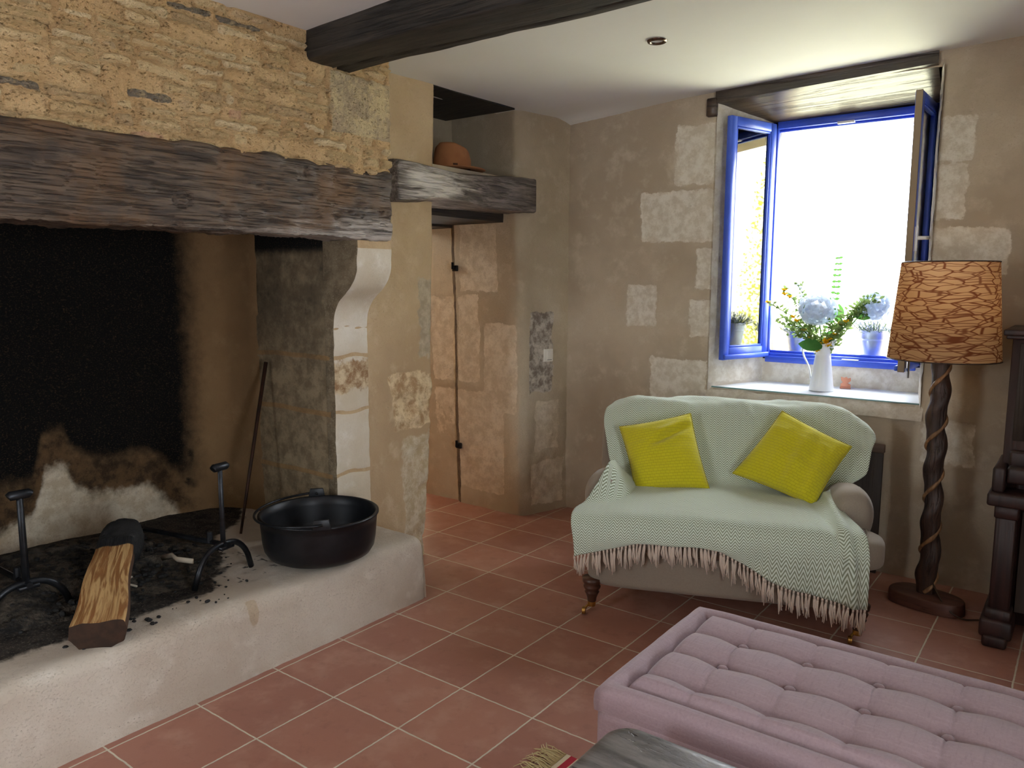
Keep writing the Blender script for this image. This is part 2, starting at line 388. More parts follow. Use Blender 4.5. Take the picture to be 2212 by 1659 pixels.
    fr = t.n.new('ShaderNodeFresnel'); fr.inputs[0].default_value = 1.6; mx = t.n.new('ShaderNodeMixShader')
    t.L(t.math('MULTIPLY', fr.outputs[0], 1.6, clamp=True), mx.inputs[0]); t.L(tr.outputs[0], mx.inputs[1]); t.L(gl.outputs[0], mx.inputs[2]); t.L(mx.outputs[0], t.out.inputs[0]); M['pane'] = t.m
    # cloths
    def weave(n, a, b, sc=420, rough=.95, bst=.3, sheen=.2, slub=False):
        t = NT(n); v = t.tc(); w = t.noise(t.mapping(v, (1, 1, 1)), sc * .35, 2)
        c = t.mix(w, S(*a), S(*b))
        if slub: c = t.mix(t.math('MULTIPLY', t.step(t.noise(t.mapping(v, (6, 160, 160)), 1, 3), .5, .75), .35), c, S(*[min(255, q + 14) for q in a])); c = t.mix(t.math('MULTIPLY', t.step(t.noise(t.mapping(v, (160, 6, 160)), 1, 3), .5, .75), .35), c, S(*[q - 14 for q in b]))
        t.bsdf(Base_Color=c, Roughness=rough, Normal=t.bump(w, bst, .002), Sheen_Weight=sheen, Specular_IOR_Level=.2); M[n] = t.m
    weave('sofa_linen', (150, 138, 124), (136, 124, 110)); weave('bench_linen', (172, 151, 157), (153, 132, 139), 420, .95, .35, .25, True)
    # yellow ribbed cushion (uv)
    t = NT('yellow_quilt'); uv = t.tc('UV'); sp = t.n.new('ShaderNodeSeparateXYZ'); t.L(uv, sp.inputs[0])
    row = t.math('MULTIPLY', sp.outputs[1], 26); rf = t.math('ABSOLUTE', t.math('SUBTRACT', t.math('FRACT', row), .5))
    cf = t.math('ABSOLUTE', t.math('SUBTRACT', t.math('FRACT', t.math('ADD', t.math('MULTIPLY', sp.outputs[0], 16), t.math('MULTIPLY', t.math('FLOOR', row), .5))), .5))
    gr = t.math('MAXIMUM', t.step(rf, .40, .5), t.math('MULTIPLY', t.step(cf, .44, .5), .7))
    c = t.mix(gr, t.mix(t.noise(t.tc(), 30), S(204, 194, 34), S(194, 184, 30)), S(170, 159, 22))
    t.bsdf(Base_Color=c, Roughness=.9, Sheen_Weight=.25, Normal=t.bump(t.math('SUBTRACT', t.math('MULTIPLY', t.noise(t.tc(), 90), .4), t.math('MULTIPLY', gr, .6)), .5, .004), Specular_IOR_Level=.2); M['yellow_quilt'] = t.m
    # herringbone throw (uv in metres)
    t = NT('herringbone'); uv = t.tc('UV'); sp = t.n.new('ShaderNodeSeparateXYZ'); t.L(uv, sp.inputs[0])
    zz = t.math('ABSOLUTE', t.math('SUBTRACT', t.math('FRACT', t.math('DIVIDE', sp.outputs[0], .034)), .5))
    ph = t.math('FRACT', t.math('DIVIDE', t.math('ADD', sp.outputs[1], t.math('MULTIPLY', zz, .040)), .0120))
    s_ = t.step(t.math('ABSOLUTE', t.math('SUBTRACT', ph, .5)), .17, .31)
    c = t.mix(s_, S(136, 142, 118), S(216, 226, 212))
    t.bsdf(Base_Color=c, Roughness=.95, Sheen_Weight=.15, Normal=t.bump(s_, .3, .001), Specular_IOR_Level=.15); M['herringbone'] = t.m
    weave('fringe_cotton', (214, 198, 182), (198, 180, 164), 500)
    weave('rug_fringe', (214, 196, 150), (190, 170, 120), 500)
    t = NT('rug_wool'); sp = t.n.new('ShaderNodeSeparateXYZ'); t.L(t.tc(), sp.inputs[0])
    c = t.ramp(t.math('MULTIPLY', sp.outputs[0], 5.0), [(0, S(206, 190, 160)), (.1, S(170, 34, 52)), (.22, S(206, 188, 160)), (.36, S(120, 50, 50)), (.4, S(190, 160, 120)), (.6, S(150, 40, 50))], 'CONSTANT')
    t.bsdf(Base_Color=c, Roughness=1, Normal=t.bump(t.noise(t.mapping(t.tc(), (200, 40, 1)), 2), .6, .004)); M['rug_wool'] = t.m
    # lampshade: translucent veined paper
    t = NT('shade_paper'); uv = t.tc('UV'); w1 = t.noise(uv, 3.2, 3)
    dv = t.n.new('ShaderNodeVectorMath'); dv.operation = 'MULTIPLY_ADD'; cc = t.n.new('ShaderNodeCombineXYZ'); t.L(w1, cc.inputs[0]); t.L(w1, cc.inputs[1])
    t.L(cc.outputs[0], dv.inputs[0]); dv.inputs[1].default_value = (.10, .05, 0); t.L(uv, dv.inputs[2])
    e1 = t.voro(t.mapping(dv.outputs[0], (8.5, 46, 1), rot=(0, 0, .14)), 1, 'DISTANCE_TO_EDGE'); e2 = t.voro(t.mapping(dv.outputs[0], (6, 30, 1), (3, 2, 0), (0, 0, -.16)), 1, 'DISTANCE_TO_EDGE')
    vein = t.math('MAXIMUM', t.step(e1, .075, .015), t.math('MULTIPLY', t.step(e2, .05, .01), .85))
    c = t.mix(vein, t.mix(t.noise(uv, 6), S(216, 178, 134), S(198, 156, 112)), S(126, 76, 50))
    d = t.n.new('ShaderNodeBsdfDiffuse'); t.L(c, d.inputs[0]); q = t.n.new('ShaderNodeBsdfTranslucent'); t.L(c, q.inputs[0])
    m = t.n.new('ShaderNodeMixShader'); m.inputs[0].default_value = .5; t.L(d.outputs[0], m.inputs[1]); t.L(q.outputs[0], m.inputs[2]); t.L(m.outputs[0], t.out.inputs[0]); M['shade_paper'] = t.m
    t = NT('bulb_glow'); e = t.n.new('ShaderNodeEmission'); e.inputs[0].default_value = (1, .72, .42, 1); e.inputs[1].default_value = 2; t.L(e.outputs[0], t.out.inputs[0]); M['bulb_glow'] = t.m
make_materials()
# ------------------------------------------------------------------ room shell
def rectmask(a, b, rects, soft=.03, warp=None):
    """soft union of rectangles (a0,a1,b0,b1); .5 on the outline"""
    m = np.zeros_like(a)
    wa = a + (warp[0] if warp else 0); wb = b + (warp[1] if warp else 0)
    for (a0, a1, b0, b1) in rects:
        d = np.minimum(np.minimum(wa - a0, a1 - wa), np.minimum(wb - b0, b1 - wb))
        m = np.maximum(m, np.clip(.5 + d / (2 * soft), 0, 1))
    return m
def pathwall(name, pts, zs, mat, step=.012, amp=.006, freq=3, seed=0, attrfn=None, dispfn=None, parent=None, lean=None, sm=3, zstep=.014):
    """wall standing on a plan polyline; its left side (turning from the path direction) faces the room"""
    p, s = resample(pts, step); p = smoothpath(p, sm)
    d = np.gradient(p, axis=0); d /= np.linalg.norm(d, axis=1, keepdims=True); nrm = np.stack([d[:, 1], -d[:, 0]], -1)
    z = joinlin(zs, zstep)
    P = np.zeros((len(p), len(z), 3)); P[..., 0] = p[:, None, 0]; P[..., 1] = p[:, None, 1]; P[..., 2] = z[None]
    if lean is not None: P = lean(P)
    S_ = np.broadcast_to(s[:, None], P.shape[:2]); N = np.zeros_like(P); N[..., :2] = nrm[:, None]
    D = amp * fbm(P, freq, 4, seed) + amp * .35 * fbm(P, freq * 9, 3, seed + 5)
    at = attrfn(P, S_) if attrfn else {}
    if dispfn: D = D + dispfn(P, S_, at)
    P = P + N * D[..., None]
    return put(name, grid_mesh(name, P, at), M[mat], parent)
WY = 1.92                                       # room face of the window wall
CEIL = lambda x, y: 2.532 + .03 * (x + .42) + .012 * (y - .4)
WX0, WX1, WZ0, WZ1 = .655, 1.772, .9, 2.545      # window opening in that face

def build_shell():
    # floor
    xs, ys = lin(-3.2, 4.2, .2), lin(-4.8, 2.0, .2); X, Y = np.meshgrid(xs, ys, indexing='ij')
    o = put('floor', grid_mesh('floor', np.stack([X, Y, 0 * X], -1)), M['terracotta_tiles']); struct(o)
    # ceiling
    xs, ys = lin(-.6, 4.2, .06), lin(-4.8, 2.0, .06); X, Y = np.meshgrid(xs, ys, indexing='ij'); Z = CEIL(X, Y); P = np.stack([X, Y, Z], -1)
    P[..., 2] += .006 * fbm(P, 1.6, 3, 3)
    P[..., 2] += -.05 * np.clip(1 - (1.93 - Y) / .16, 0, 1) ** 2 * np.exp(-((X + .4) / .5) ** 2)
    o = put('ceiling', grid_mesh('ceiling', P, flip=True), M['ceiling_paint']); struct(o)
    # window wall
    xs = joinlin([-.42, WX0, WX1, 4.2], .012); xs = np.concatenate([joinlin([-.42, WX0, WX1, 2.5], .012), lin(2.5, 4.2, .06)[1:]])
    zs = joinlin([0, WZ0, WZ1, 2.68], .012); X, Z = np.meshgrid(xs, zs, indexing='ij')
    P = np.stack([X, np.full_like(X, WY), Z], -1)
    wv = (.018 * fbm(P, 5, 3, 2), .018 * fbm(P, 5, 3, 8))
    st = rectmask(X, Z, [(.18, .70, 1.76, 2.05), (.40, .66, 2.08, 2.42), (.55, .66, 1.48, 1.72), (.27, .64, .80, 1.06), (.52, .66, 1.20, 1.42), (1.76, 1.93, 2.10, 2.30), (1.76, 1.91, 1.82, 2.09), (1.77, 2.10, 1.56, 1.78), (1.77, 1.9, 1.2, 1.45), (.1, .3, 1.25, 1.5), (1.8, 2.02, .62, .84)], .03, wv)
    st = np.clip(st + .12 * fbm(P, 14, 3, 4) * (st > .05), 0, 1)
    D = .010 * fbm(P, 2.2, 4, 1) + .0035 * fbm(P, 22, 3, 9) - .007 * sst(.45, .6, st) + .003 * fbm(P, 12, 3, 21) * st
    edge = np.minimum(np.minimum(np.abs(X - WX0), np.abs(X - WX1)), 1)
    inz = (Z < WZ1 + .02) & (Z > WZ0 - .02)
    D = D - .02 * np.where(inz, np.clip(1 - edge / .03, 0, 1) ** 2, 0) - .012 * np.clip(1 - np.abs(Z - WZ0) / .05, 0, 1) ** 2 * ((X > WX0) & (X < WX1))
    P[..., 1] -= D
    xm, zm = .5 * (X[:-1, :-1] + X[1:, 1:]), .5 * (Z[:-1, :-1] + Z[1:, 1:])
    hole = (xm > WX0) & (xm < WX1) & (zm > WZ0) & (zm < WZ1)
    o = put('wall_back', grid_mesh('wall_back', P, dict(stone=st), hole=hole), M['plaster_wall']); struct(o)
    # outer leaf of the window wall with its sunlit stone surround
    b = MB(); ox0, ox1, oz0, oz1 = .868, 1.668, 1.075, 2.405
    b.box(-3.4, ox0, 2.36, 2.56, -.3, 3.2); b.box(ox1, 6.0, 2.36, 2.56, -.3, 3.2); b.box(ox0, ox1, 2.36, 2.56, -.3, oz0); b.box(ox0, ox1, 2.36, 2.56, oz1, 3.2)
    struct(b.build('wall_outside', M['outer_stone']))
    # doorway side: pier, reveal and rebate right of the door
    def pier_attr(P, S_):
        x, y, z = P[..., 0], P[..., 1], P[..., 2]; w = (.02 * fbm(P, 6, 3, 3), .02 * fbm(P, 6, 3, 5))
        rev = np.clip((1.60 - y) / .03, 0, 1) * (y < 1.6)
        rv = rectmask(x, z, [(-.93, -.62, 1.45, 1.88), (-.96, -.78, .86, 1.42), (-.98, -.58, .12, .80), (-.74, -.47, .66, 1.25), (-1.23, -1.02, .84, 1.42), (-1.23, -1.02, .1, .8)], .025, w) * rev
        fr = rectmask(y, z, [(1.66, 1.86, .42, .75), (1.63, 1.9, .06, .34)], .03, w) * (1 - rev)
        gr = rectmask(y, z, [(1.60, 1.80, .80, 1.32)], .03, w) * (1 - rev)
        gv = np.exp(-((x + 1.0) / .03) ** 2) * (y < 1.66) * (z < 1.92)  # dark strip coloured into the rebate, standing in for its shadow
        return dict(stone=np.clip(np.maximum(rv, fr) + .15 * fbm(P, 12, 3, 6) * (rv + fr > .05), 0, 1), grey=np.clip(gr + .25 * fbm(P, 20, 3, 2) * gr, 0, 1), groove_shade=np.clip(gv, 0, 1))
    def pier_disp(P, S_, at): return -.006 * at['stone'] + .008 * fbm(P, 9, 4, 12) * np.clip((.45 - P[..., 2]) / .4, 0, 1) + .004 * fbm(P, 25, 3, 14) * (at['grey'] + at['stone'])
    ln = lambda P: np.concatenate([P[..., :1], P[..., 1:2] - .028 * np.clip(P[..., 2:], 0, 3) * np.clip((1.75 - P[..., 1:2]) / .1, 0, 1), P[..., 2:]], -1)
    struct(pathwall('wall_left', [(-1.34, 1.60), (-1.02, 1.60), (-1.005, 1.575), (-.98, 1.565), (-.46, 1.555), (-.425, 1.60), (-.405, 1.70), (-.36, 1.86), (-.33, 1.96)], [0, 2.66], 'plaster_pier', .012, .009, 3, 4, pier_attr, pier_disp, lean=ln, sm=2))
    # plaster strip between fireplace and doorway, turning into the door jamb
    def ly(P):
        z = P[..., 2:]; k = np.clip((P[..., 1:2] - .45) / .2, 0, 1)
        return np.concatenate([P[..., :1] - .03 * np.clip((.7 - z) / .7, 0, 1) * k, P[..., 1:2] + (.030 * z - .06) * k, z], -1)
    def strip_attr(P, S_):
        y, z = P[..., 1], P[..., 2]; w = (.03 * fbm(P, 7, 3, 3), .03 * fbm(P, 7, 3, 5))
        front = P[..., 0] > -.6
        ro = rectmask(y + .3 * np.clip(z - .9, 0, 1), z, [(.40, .80, .745, 1.03)], .03, w) * front
        st = rectmask(y, z, [(.47, .8, .02, .70)], .05, w) * front
        gy = rectmask(y, z, [(.58, .8, 1.10, 1.55)], .05, w) * front * .8
        return dict(stone=st, rough=ro, grey=gy)
    def strip_disp(P, S_, at):
        f = fbm(P * np.array([1, 1.6, 1]), 11, 4, 31); r = np.abs(fbm(P, 7, 4, 33))
        return at['rough'] * (.026 * f + .040 * r - .006) + sst(.3, .7, at['stone']) * (.014 * fbm(P, 8, 4, 41) + .012 * np.abs(fbm(P, 15, 3, 43)) + .012 * np.clip((.4 - P[..., 2]) / .4, 0, 1))
    struct(pathwall('wall_left', [(-.42, .12), (-.42, .712), (-.432, .722), (-1.3, .722)][::-1], [0, 2.66], 'plaster_left', .012, .007, 3, 14, strip_attr, strip_disp, lean=ly, sm=1))
    # niche over the doorway: floor, back, dark boarded top ; door soffit
    b = MB(); b.box(-1.02, -.975, .66, 1.56, 2.02, 2.7); b.box(-1.12, -.46, .66, 1.56, 2.02, 2.142)
    struct(b.build('wall_niche', M['plaster_pier'])); 
    b = MB(); b.box(-1.10, -.425, .70, 1.44, 2.535, 2.57); struct(b.build('trim_1', M['black_oak']))
    b = MB(); b.box(-1.34, -.56, .64, 1.60, 1.885, 2.0); b.box(-1.34, -1.0, .64, 1.62, 1.87, 2.0); struct(b.build('trim_2', M['board_dark']))
    # the room beyond the doorway
    b = MB(); b.box(-1.34, -1.26, 1.62, 3.1, 0, 2.6); b.box(-1.34, -1.26, .06, .70, 0, 2.6); b.box(-3.3, -1.26, .04, .10, 0, 2.6); b.box(-3.3, -3.2, .04, 3.1, 0, 2.6); b.box(-3.3, -1.3, 3.0, 3.1, 0, 2.6); b.box(-3.3, -1.3, .04, 3.1, 2.5, 2.6); b.box(-1.36, -1.24, .6, 1.7, 1.95, 2.6)
    struct(b.build('wall_hall', M['plaster_left']))
    # rest of the left wall, right wall with the second window, rear wall with an opening added for fill light
    b = MB(); b.box(-.62, -.44, -4.8, -2.35, 0, 2.75); struct(b.build('wall_left', M['plaster_left']))
    fy0, fy1, fz0, fz1 = RW; b = MB(); b.box(4.1, 4.3, -4.8, fy0, 0, 2.8); b.box(4.1, 4.3, fy1, 2.0, 0, 2.8); b.box(4.1, 4.3, fy0, fy1, 0, fz0); b.box(4.1, 4.3, fy0, fy1, fz1, 2.8); struct(b.build('wall_right', M['plaster_wall']))
    b = MB(); fx0, fx1, fz0, fz1 = RB
    b.box(-.62, fx0, -4.9, -4.7, 0, 2.8); b.box(fx1, 4.3, -4.9, -4.7, 0, 2.8); b.box(fx0, fx1, -4.9, -4.7, 0, fz0); b.box(fx0, fx1, -4.9, -4.7, fz1, 2.8)
    struct(b.build('wall_front', M['plaster_wall']))
    # roof slab so that daylight only comes through the openings
    for nm, q in (('roof', (-3.4, 6, -5.0, 2.36, 2.86, 3.0)), ('roof', (-3.4, -.66, -5, .03, 2.74, 2.85)), ('wall_core', (-.9, -.36, 2.0, 2.36, 0, 2.86)), ('wall_core', (-.36, .62, 2.02, 2.36, 0, 2.86)), ('wall_core', (1.83, 4.3, 2.02, 2.36, 0, 2.86)),
                  ('wall_core', (.62, 1.83, 2.05, 2.28, 0, .86)), ('wall_core', (.62, 1.83, 2.02, 2.36, 2.64, 2.86)), ('wall_far', (-3.45, -3.32, -5, 2.36, 0, 2.86)), ('wall_chimney', (-1.6, -1.42, -2.6, .0, 0, 2.73))):
        b = MB(); b.box(*q); struct(b.build(nm, M['outer_stone']))

def build_window():
    w = thing('window_1', 'blue painted wooden casement window standing open in the deep stone reveal', 'window', (1.26, 2.3, .9), 0, None, 'structure')
    W = Matrix.Translation((-1.26, -2.3, -.9))
    def rev(name, pts, z0, z1f, seed):
        p, s = resample(pts, .012); z = np.linspace(0, 1, 130); P = np.zeros((len(p), len(z), 3)); P[..., :2] = p[:, None]
        top = np.interp(s, [0, s[-1]], z1f); P[..., 2] = z0 + (top[:, None] - z0) * z[None]
        d = np.gradient(p, axis=0); d /= np.linalg.norm(d, axis=1, keepdims=True); n = np.stack([d[:, 1], -d[:, 0]], -1)
        P[..., :2] += n[:, None] * (.006 * fbm(P, 5, 4, seed) + .003 * fbm(P, 24, 3, seed + 3))[..., None]
        st = rectmask(P[..., 2], P[..., 2] * 0, [(.93, 1.2, -1, 1), (1.25, 1.7, -1, 1), (1.76, 2.05, -1, 1), (2.1, 2.5, -1, 1)], .02, (.01 * fbm(P, 6, 2, 4), 0))
        P -= np.array([1.26, 2.3, .9])
        return put(name, grid_mesh(name, P, dict(stone=st)), M['reveal_plaster'], w)
    rev('reveal', [(.648, 1.915), (.668, 1.945), (.845, 2.30), (.86, 2.36)], .88, (2.54, 2.44), 51)
    rev('reveal', [(1.66, 2.36), (1.702, 2.30), (1.764, 1.945), (1.776, 1.915)], .88, (2.44, 2.56), 57)
    # faint pencilled figures on the left reveal
    b = MB(); q0 = Vector((.671, 1.951, 1.632)); t_ = Vector((.446, .895, 0)); nn = Vector((.895, -.446, 0)) * .0105; up = Vector((0, 0, 1)); pt = lambda a, z: W @ (q0 + t_ * (a * .62) + up * z + nn)
    for a in (.0, .034): b.tube([pt(a, .036), pt(a + .002, 0)], .0014, 5)
    b.tube([pt(.095, .036), pt(.075, .034), pt(.070, .024), pt(.085, .018), pt(.096, .010), pt(.086, .001), pt(.070, .002)], .0014, 5); b.build('pencil_figures', M['grey_plastic'], w)
    # parapet below the frame
    xs, zs = lin(.80, 1.74, .012), lin(.88, 1.06, .012); X, Z = np.meshgrid(xs, zs, indexing='ij'); P = np.stack([X, np.full_like(X, 2.29), Z], -1); P[..., 1] -= .006 * fbm(P, 8, 4, 61) + .003 * fbm(P, 30, 3, 62); P -= np.array([1.26, 2.3, .9])
    put('sill_upstand', grid_mesh('p', P, dict(stone=np.ones_like(X))), M['reveal_plaster'], w)
    # sill: pale slab with a plaster lip below
    b = MB(); b.V = [tuple(W @ Vector(q)) for q in ((.672, 1.935, .912), (1.772, 1.935, .912), (1.70, 2.30, .922), (.842, 2.30, .922), (.672, 1.935, .905), (1.772, 1.935, .905), (1.70, 2.30, .905), (.842, 2.30, .905))]
    b.F = [(0, 1, 2, 3), (4, 7, 6, 5), (0, 4, 5, 1), (1, 5, 6, 2), (2, 6, 7, 3), (3, 7, 4, 0)]; b.build('window_sill', M['sill_slab'], w)
    b = MB(); b.tube([W @ Vector((.665, 1.934, .909)), W @ Vector((1.775, 1.934, .909))], .0035, 6); b.build('sill_edge', M['sill_edge'], w)
    xs = lin(.64, 1.79, .012); tt = lin(0, 1, .07); X, T = np.meshgrid(xs, tt, indexing='ij')
    an = T * pi / 2; P = np.stack([X, 1.945 - .045 * np.sin(an), .907 - .05 * (1 - np.cos(an)) - .03 * T], -1); P += (.010 * fbm(P, 7, 3, 65))[..., None] * np.array([0, -.6, -.8]); P -= np.array([1.26, 2.3, .9])
    put('sill_lip', grid_mesh('l', P, dict(stone=np.ones_like(X))), M['plaster_wall'], w)
    # fixed frame
    b = MB(); x0, x1, z0, z1 = .828, 1.712, 1.048, 2.452; y0, y1 = 2.292, 2.352
    for q in ((x0, x0 + .042, z0, z1), (x1 - .042, x1, z0, z1), (x0, x1, z1 - .042, z1), (x0, x1, z0, z0 + .048)): b.box(q[0], q[1], y0, y1, q[2], q[3], W)
    b.box(x0 + .03, x1 - .03, y0 - .022, y0 + .01, z0 - .006, z0 + .030, W); b.box(x0 + .04, x1 - .04, y0 + .03, y1 - .005, z0 + .048, z0 + .062, W); b.box(x0 + .04, x1 - .04, y0 + .03, y1 - .005, z1 - .056, z1 - .042, W)
    b.build('window_frame', M['blue_paint'], w, bevel=.003, seg=1)
    b = MB(); b.box(1.20, 1.29, y0 - .004, y0 + .02, z1 - .050, z1 - .038, W); b.box(1.30, 1.39, y0 - .02, y0 + .006, z0 + .031, z0 + .037, W); b.build('strike_plate', M['white_metal'], w)
    def casement(hx, ang, side):
        """leaf hinged at x=hx; local +x runs from the hinge to the free edge; local -y is the face seen when shut"""
        c = thing('casement', None, None, (hx - 1.26, 2.285 - 2.3, 1.072 - .9), ang); c.parent = w
        L, H, s, t = .412, 1.366, .05, .034
        b = MB()
        for q in ((0, s, 0, H), (L - s, L, 0, H), (s, L - s, H - s, H), (s, L - s, 0, s + .02)): b.box(q[0], q[1], -t / 2, t / 2, q[2], q[3])
        for q in ((s, s + .012, s + .02, H - s), (L - s - .012, L - s, s + .02, H - s), (s, L - s, H - s - .012, H - s), (s, L - s, s + .02, s + .032)): b.box(q[0], q[1], -.014, .014, q[2], q[3])
        b.box(.0, L, *sorted((-side * t / 2, -side * (t / 2 + .014))), .004, .03)
        b.build('sash', M['blue_paint'], c, bevel=.003, seg=1)
        g = MB(); g.box(s, L - s, -.002, .002, s + .02, H - s); g.build('glass_pane', M['pane'], c)
        if side > 0:
            e = MB(); e.box(L, L + .010, -t / 2 + .004, t / 2, 0, H); e.build('meeting_strip', M['weathered_strip'], c)
            h = MB(); h.box(L - .04, L - .018, t / 2, t / 2 + .012, .60, .72); h.tube([(L - .03, t / 2 + .01, .665), (L - .03, t / 2 + .045, .665), (L - .09, t / 2 + .05, .668), (L - .15, t / 2 + .046, .672)], .009, 10); h.build('handle', M['white_metal'], c, smooth=True, sharp=.7)
            h = MB(); h.tube([(L - .03, t / 2 + .012, -.03), (L - .03, t / 2 + .012, .08)], .006, 8); h.box(L - .045, L - .015, t / 2, t / 2 + .01, .02, .06); h.build('bolt', M['steel'], c)
        for hz in (.12, 1.2):
            h = MB(); h.tube([(-.006, -t / 2 - .004, hz), (-.006, -t / 2 - .004, hz + .08)], .007, 8); h.build('hinge', M['blue_paint'], c)
    casement(.850, math.atan2(-.385, -.115), -1)
    casement(1.690, math.atan2(-.4, -.006), 1)
    # oak lintel boards over the window
    b = MB(); q = [(.64, 1.90, 2.520), (1.752, 1.90, 2.558), (1.712, 2.34, 2.452), (.826, 2.34, 2.440)]
    b.V = [Vector(v) for v in q] + [Vector(v) + Vector((0, 0, .06)) for v in q]; b.F = [(0, 3, 2, 1), (4, 5, 6, 7), (0, 1, 5, 4), (1, 2, 6, 5), (2, 3, 7, 6), (3, 0, 4, 7)]
    b.V = [tuple(W @ v) for v in b.V]; b.build('lintel_board', M['window_oak'], w)
    b = MB(); b.box(.588, .650, 1.895, 2.06, 2.448, 2.548, W); b.build('lintel_end', M['window_oak'], w, bevel=.006, seg=1)
RW = (-2.55, -1.85, .25, 2.05); RB = (-.35, .42, 1.1, 2.05)
simple('sill_slab', srgb(228, 232, 236), .3); simple('sill_edge', srgb(112, 150, 150), .2); simple('weathered_strip', srgb(150, 132, 108), .7)
build_shell(); build_window()
# ------------------------------------------------------------------ fireplace
def build_fireplace():
    f = thing('fireplace', 'huge open stone fireplace with oak mantel beam, raised plaster hearth and sooty back', 'fireplace')
    # hearth slab: one skin running from the floor up the front and over the top
    prof = np.array([(-.030, 0), (-.036, .10), (-.046, .20), (-.052, .262), (-.066, .288), (-.10, .300), (-.42, .303), (-1.45, .305)])
    p, s = resample(prof, .011); p = smoothpath(p, 2); ys = joinlin([-2.3, .17, .215], .013)
    P = np.zeros((len(ys), len(p), 3)); P[..., 0] = p[None, :, 0]; P[..., 2] = p[None, :, 1]; P[..., 1] = ys[:, None]
    back = np.clip((s - .42) / .1, 0, 1)[None]
    bow = .022 * np.sin(ys * 2.1 + .4)[:, None] * np.clip(p[:, 1] / .3, 0, 1)[None] * (1 - back)
    D = .006 * fbm(P, 3, 4, 71) + .003 * fbm(P, 26, 3, 72); P[..., 0] += bow * .5 + D * (1 - back) ; P[..., 2] += (D * back - .010 * (1 - np.clip((ys - .0) / .2, 0, 1))[:, None] * 0) * np.clip(p[:, 1] / .3, 0, 1)[None]
    P[..., 2] *= (1 + .02 * np.sin(ys * 3))[:, None] * 1
    Pc = P.copy(); end = np.clip((ys - .17) / .045, 0, 1)[:, None]; P[..., 2] -= .012 * end ** 2 * np.clip(p[:, 1] / .3, 0, 1)[None]; P[..., 0] -= .010 * end ** 2
    x, y = P[..., 0], P[..., 1]
    ash = sst(.0, 1., .5 + (-.33 - x + .30 * np.exp(-((y + 1.15) / .5) ** 2) - .35 * np.clip((y + .85) / .35, 0, 3)) / .22 + .5 * fbm(P, 7, 4, 75)) * back
    ash = np.maximum(ash, .62 * (fbm(P, 42, 2, 79) > .34) * sst(.15, .6, back * np.clip(.5 + (-.12 - x) / .3 + .3 * fbm(P, 4, 2, 5), 0, 1)) * (y < -.35))
    br = np.exp(-((y + .72) / .03) ** 2) * (p[:, 1] < .29)[None] * .8 * sst(.12, .24, P[..., 2])
    put('hearth', grid_mesh('hearth', P, dict(ash=ash, brown=br), flip=True), M['hearth_plaster'], f)
    e = MB(); pe = p[::3]; n = len(pe); e.V = [(a, .215 - (.0), b - .012 * min(1, b / .3)) for a, b in pe] + [(-1.45, .215, 0)]
    e.F = [tuple(range(n + 1))]; e.build('hearth_end', M['hearth_plaster'], f)
    # firebox skin : stone cheek, curved corner, back wall
    path = [(-.985, -.0), (-.99, -.004), (-1.10, -.012), (-1.20, -.05), (-1.275, -.14), (-1.305, -.30), (-1.32, -.8), (-1.30, -1.3), (-1.22, -1.8), (-.9, -2.2), (-.42, -2.3)]
    def at(P, S_):
        x, y, z = P[..., 0], P[..., 1], P[..., 2]; n = fbm(P, 4, 4, 81); n2 = fbm(P, 9, 4, 83)
        zb = np.interp(y, [-1.6, -1.15, -.98, -.93, -.84, -.8, -.72, -.57, -.45, -.36, -.28, -.2], [.42, .50, .56, .74, .76, .66, .60, .58, .60, .50, .40, .34])
        lat = np.clip((-.06 - (y + .02 * n + .05 * np.clip(1 - z, 0, 1))) / .26, 0, 1)
        soot = lat * sst(-.08, .20, z - zb + .05 * n2)
        soot = np.maximum(soot, .8 * np.exp(-((y + .24) / .05) ** 2) * sst(.2, .5, n2 + .35) * sst(.75, .6, z) * sst(.38, .45, z))
        scorch = lat * np.exp(-((z - zb + .02) / .10) ** 2) * .95
        pale = sst(-.24, -.36, y) * sst(.04, -.06, z - zb + .05 * n2)
        return dict(soot=soot, scorch=np.clip(scorch + .3 * n2 * scorch, 0, 1), pale=pale)
    def dp(P, S_, a): return .03 * np.clip(a['pale'], 0, 1) * np.clip((.7 - P[..., 2]) / .4, 0, 1) + .02 * a['pale'] * fbm(P, 7, 4, 91) + .01 * fbm(P, 4, 3, 92)
    o = pathwall('firebox_wall', path, [.27, 2.7], 'firebox_plaster', .014, .006, 3, 85, at, dp, parent=f, sm=4)
    o.data.flip_normals()
    # ashlar cheek (faces the fire)
    def at2(P, S_):
        z = P[..., 2]; j = np.zeros_like(z)
        for zz in (.58, .885, 1.155): j = np.maximum(j, np.exp(-((z - zz + .006 * fbm(P, 6, 2, 3)) / .014) ** 2))
        n6 = fbm(P, 7, 4, 95)
        return dict(stoneside=np.clip(1 - j, 0, 1), mortar=j * .9, stain=np.clip(.5 * sst(.7, 1.5, z) + .35 * n6, 0, .95), soot=sst(1.60, 1.70, z) * .9)
    def dp2(P, S_, a): return -.006 * a['mortar'] + .004 * fbm(P, 14, 4, 96)
    o = pathwall('cheek_wall', [(-.43, .0), (-1.0, .0)], [.27, 1.76], 'firebox_plaster', .012, .004, 3, 97, at2, dp2, parent=f); o.data.flip_normals()
    # corbelled pier, lit front face and S-curved console
    prof = np.array([(-.402, .27), (-.402, 1.30), (-.398, 1.345), (-.385, 1.385), (-.355, 1.425), (-.315, 1.455), (-.275, 1.485), (-.245, 1.525), (-.228, 1.575), (-.224, 1.63), (-.226, 1.70)])
    p, s = resample(prof, .011); p = smoothpath(p, 3)
    ys = np.r_[-.004, -.0035, lin(.002, .208, .011), .213, .214]; NX = len(ys)
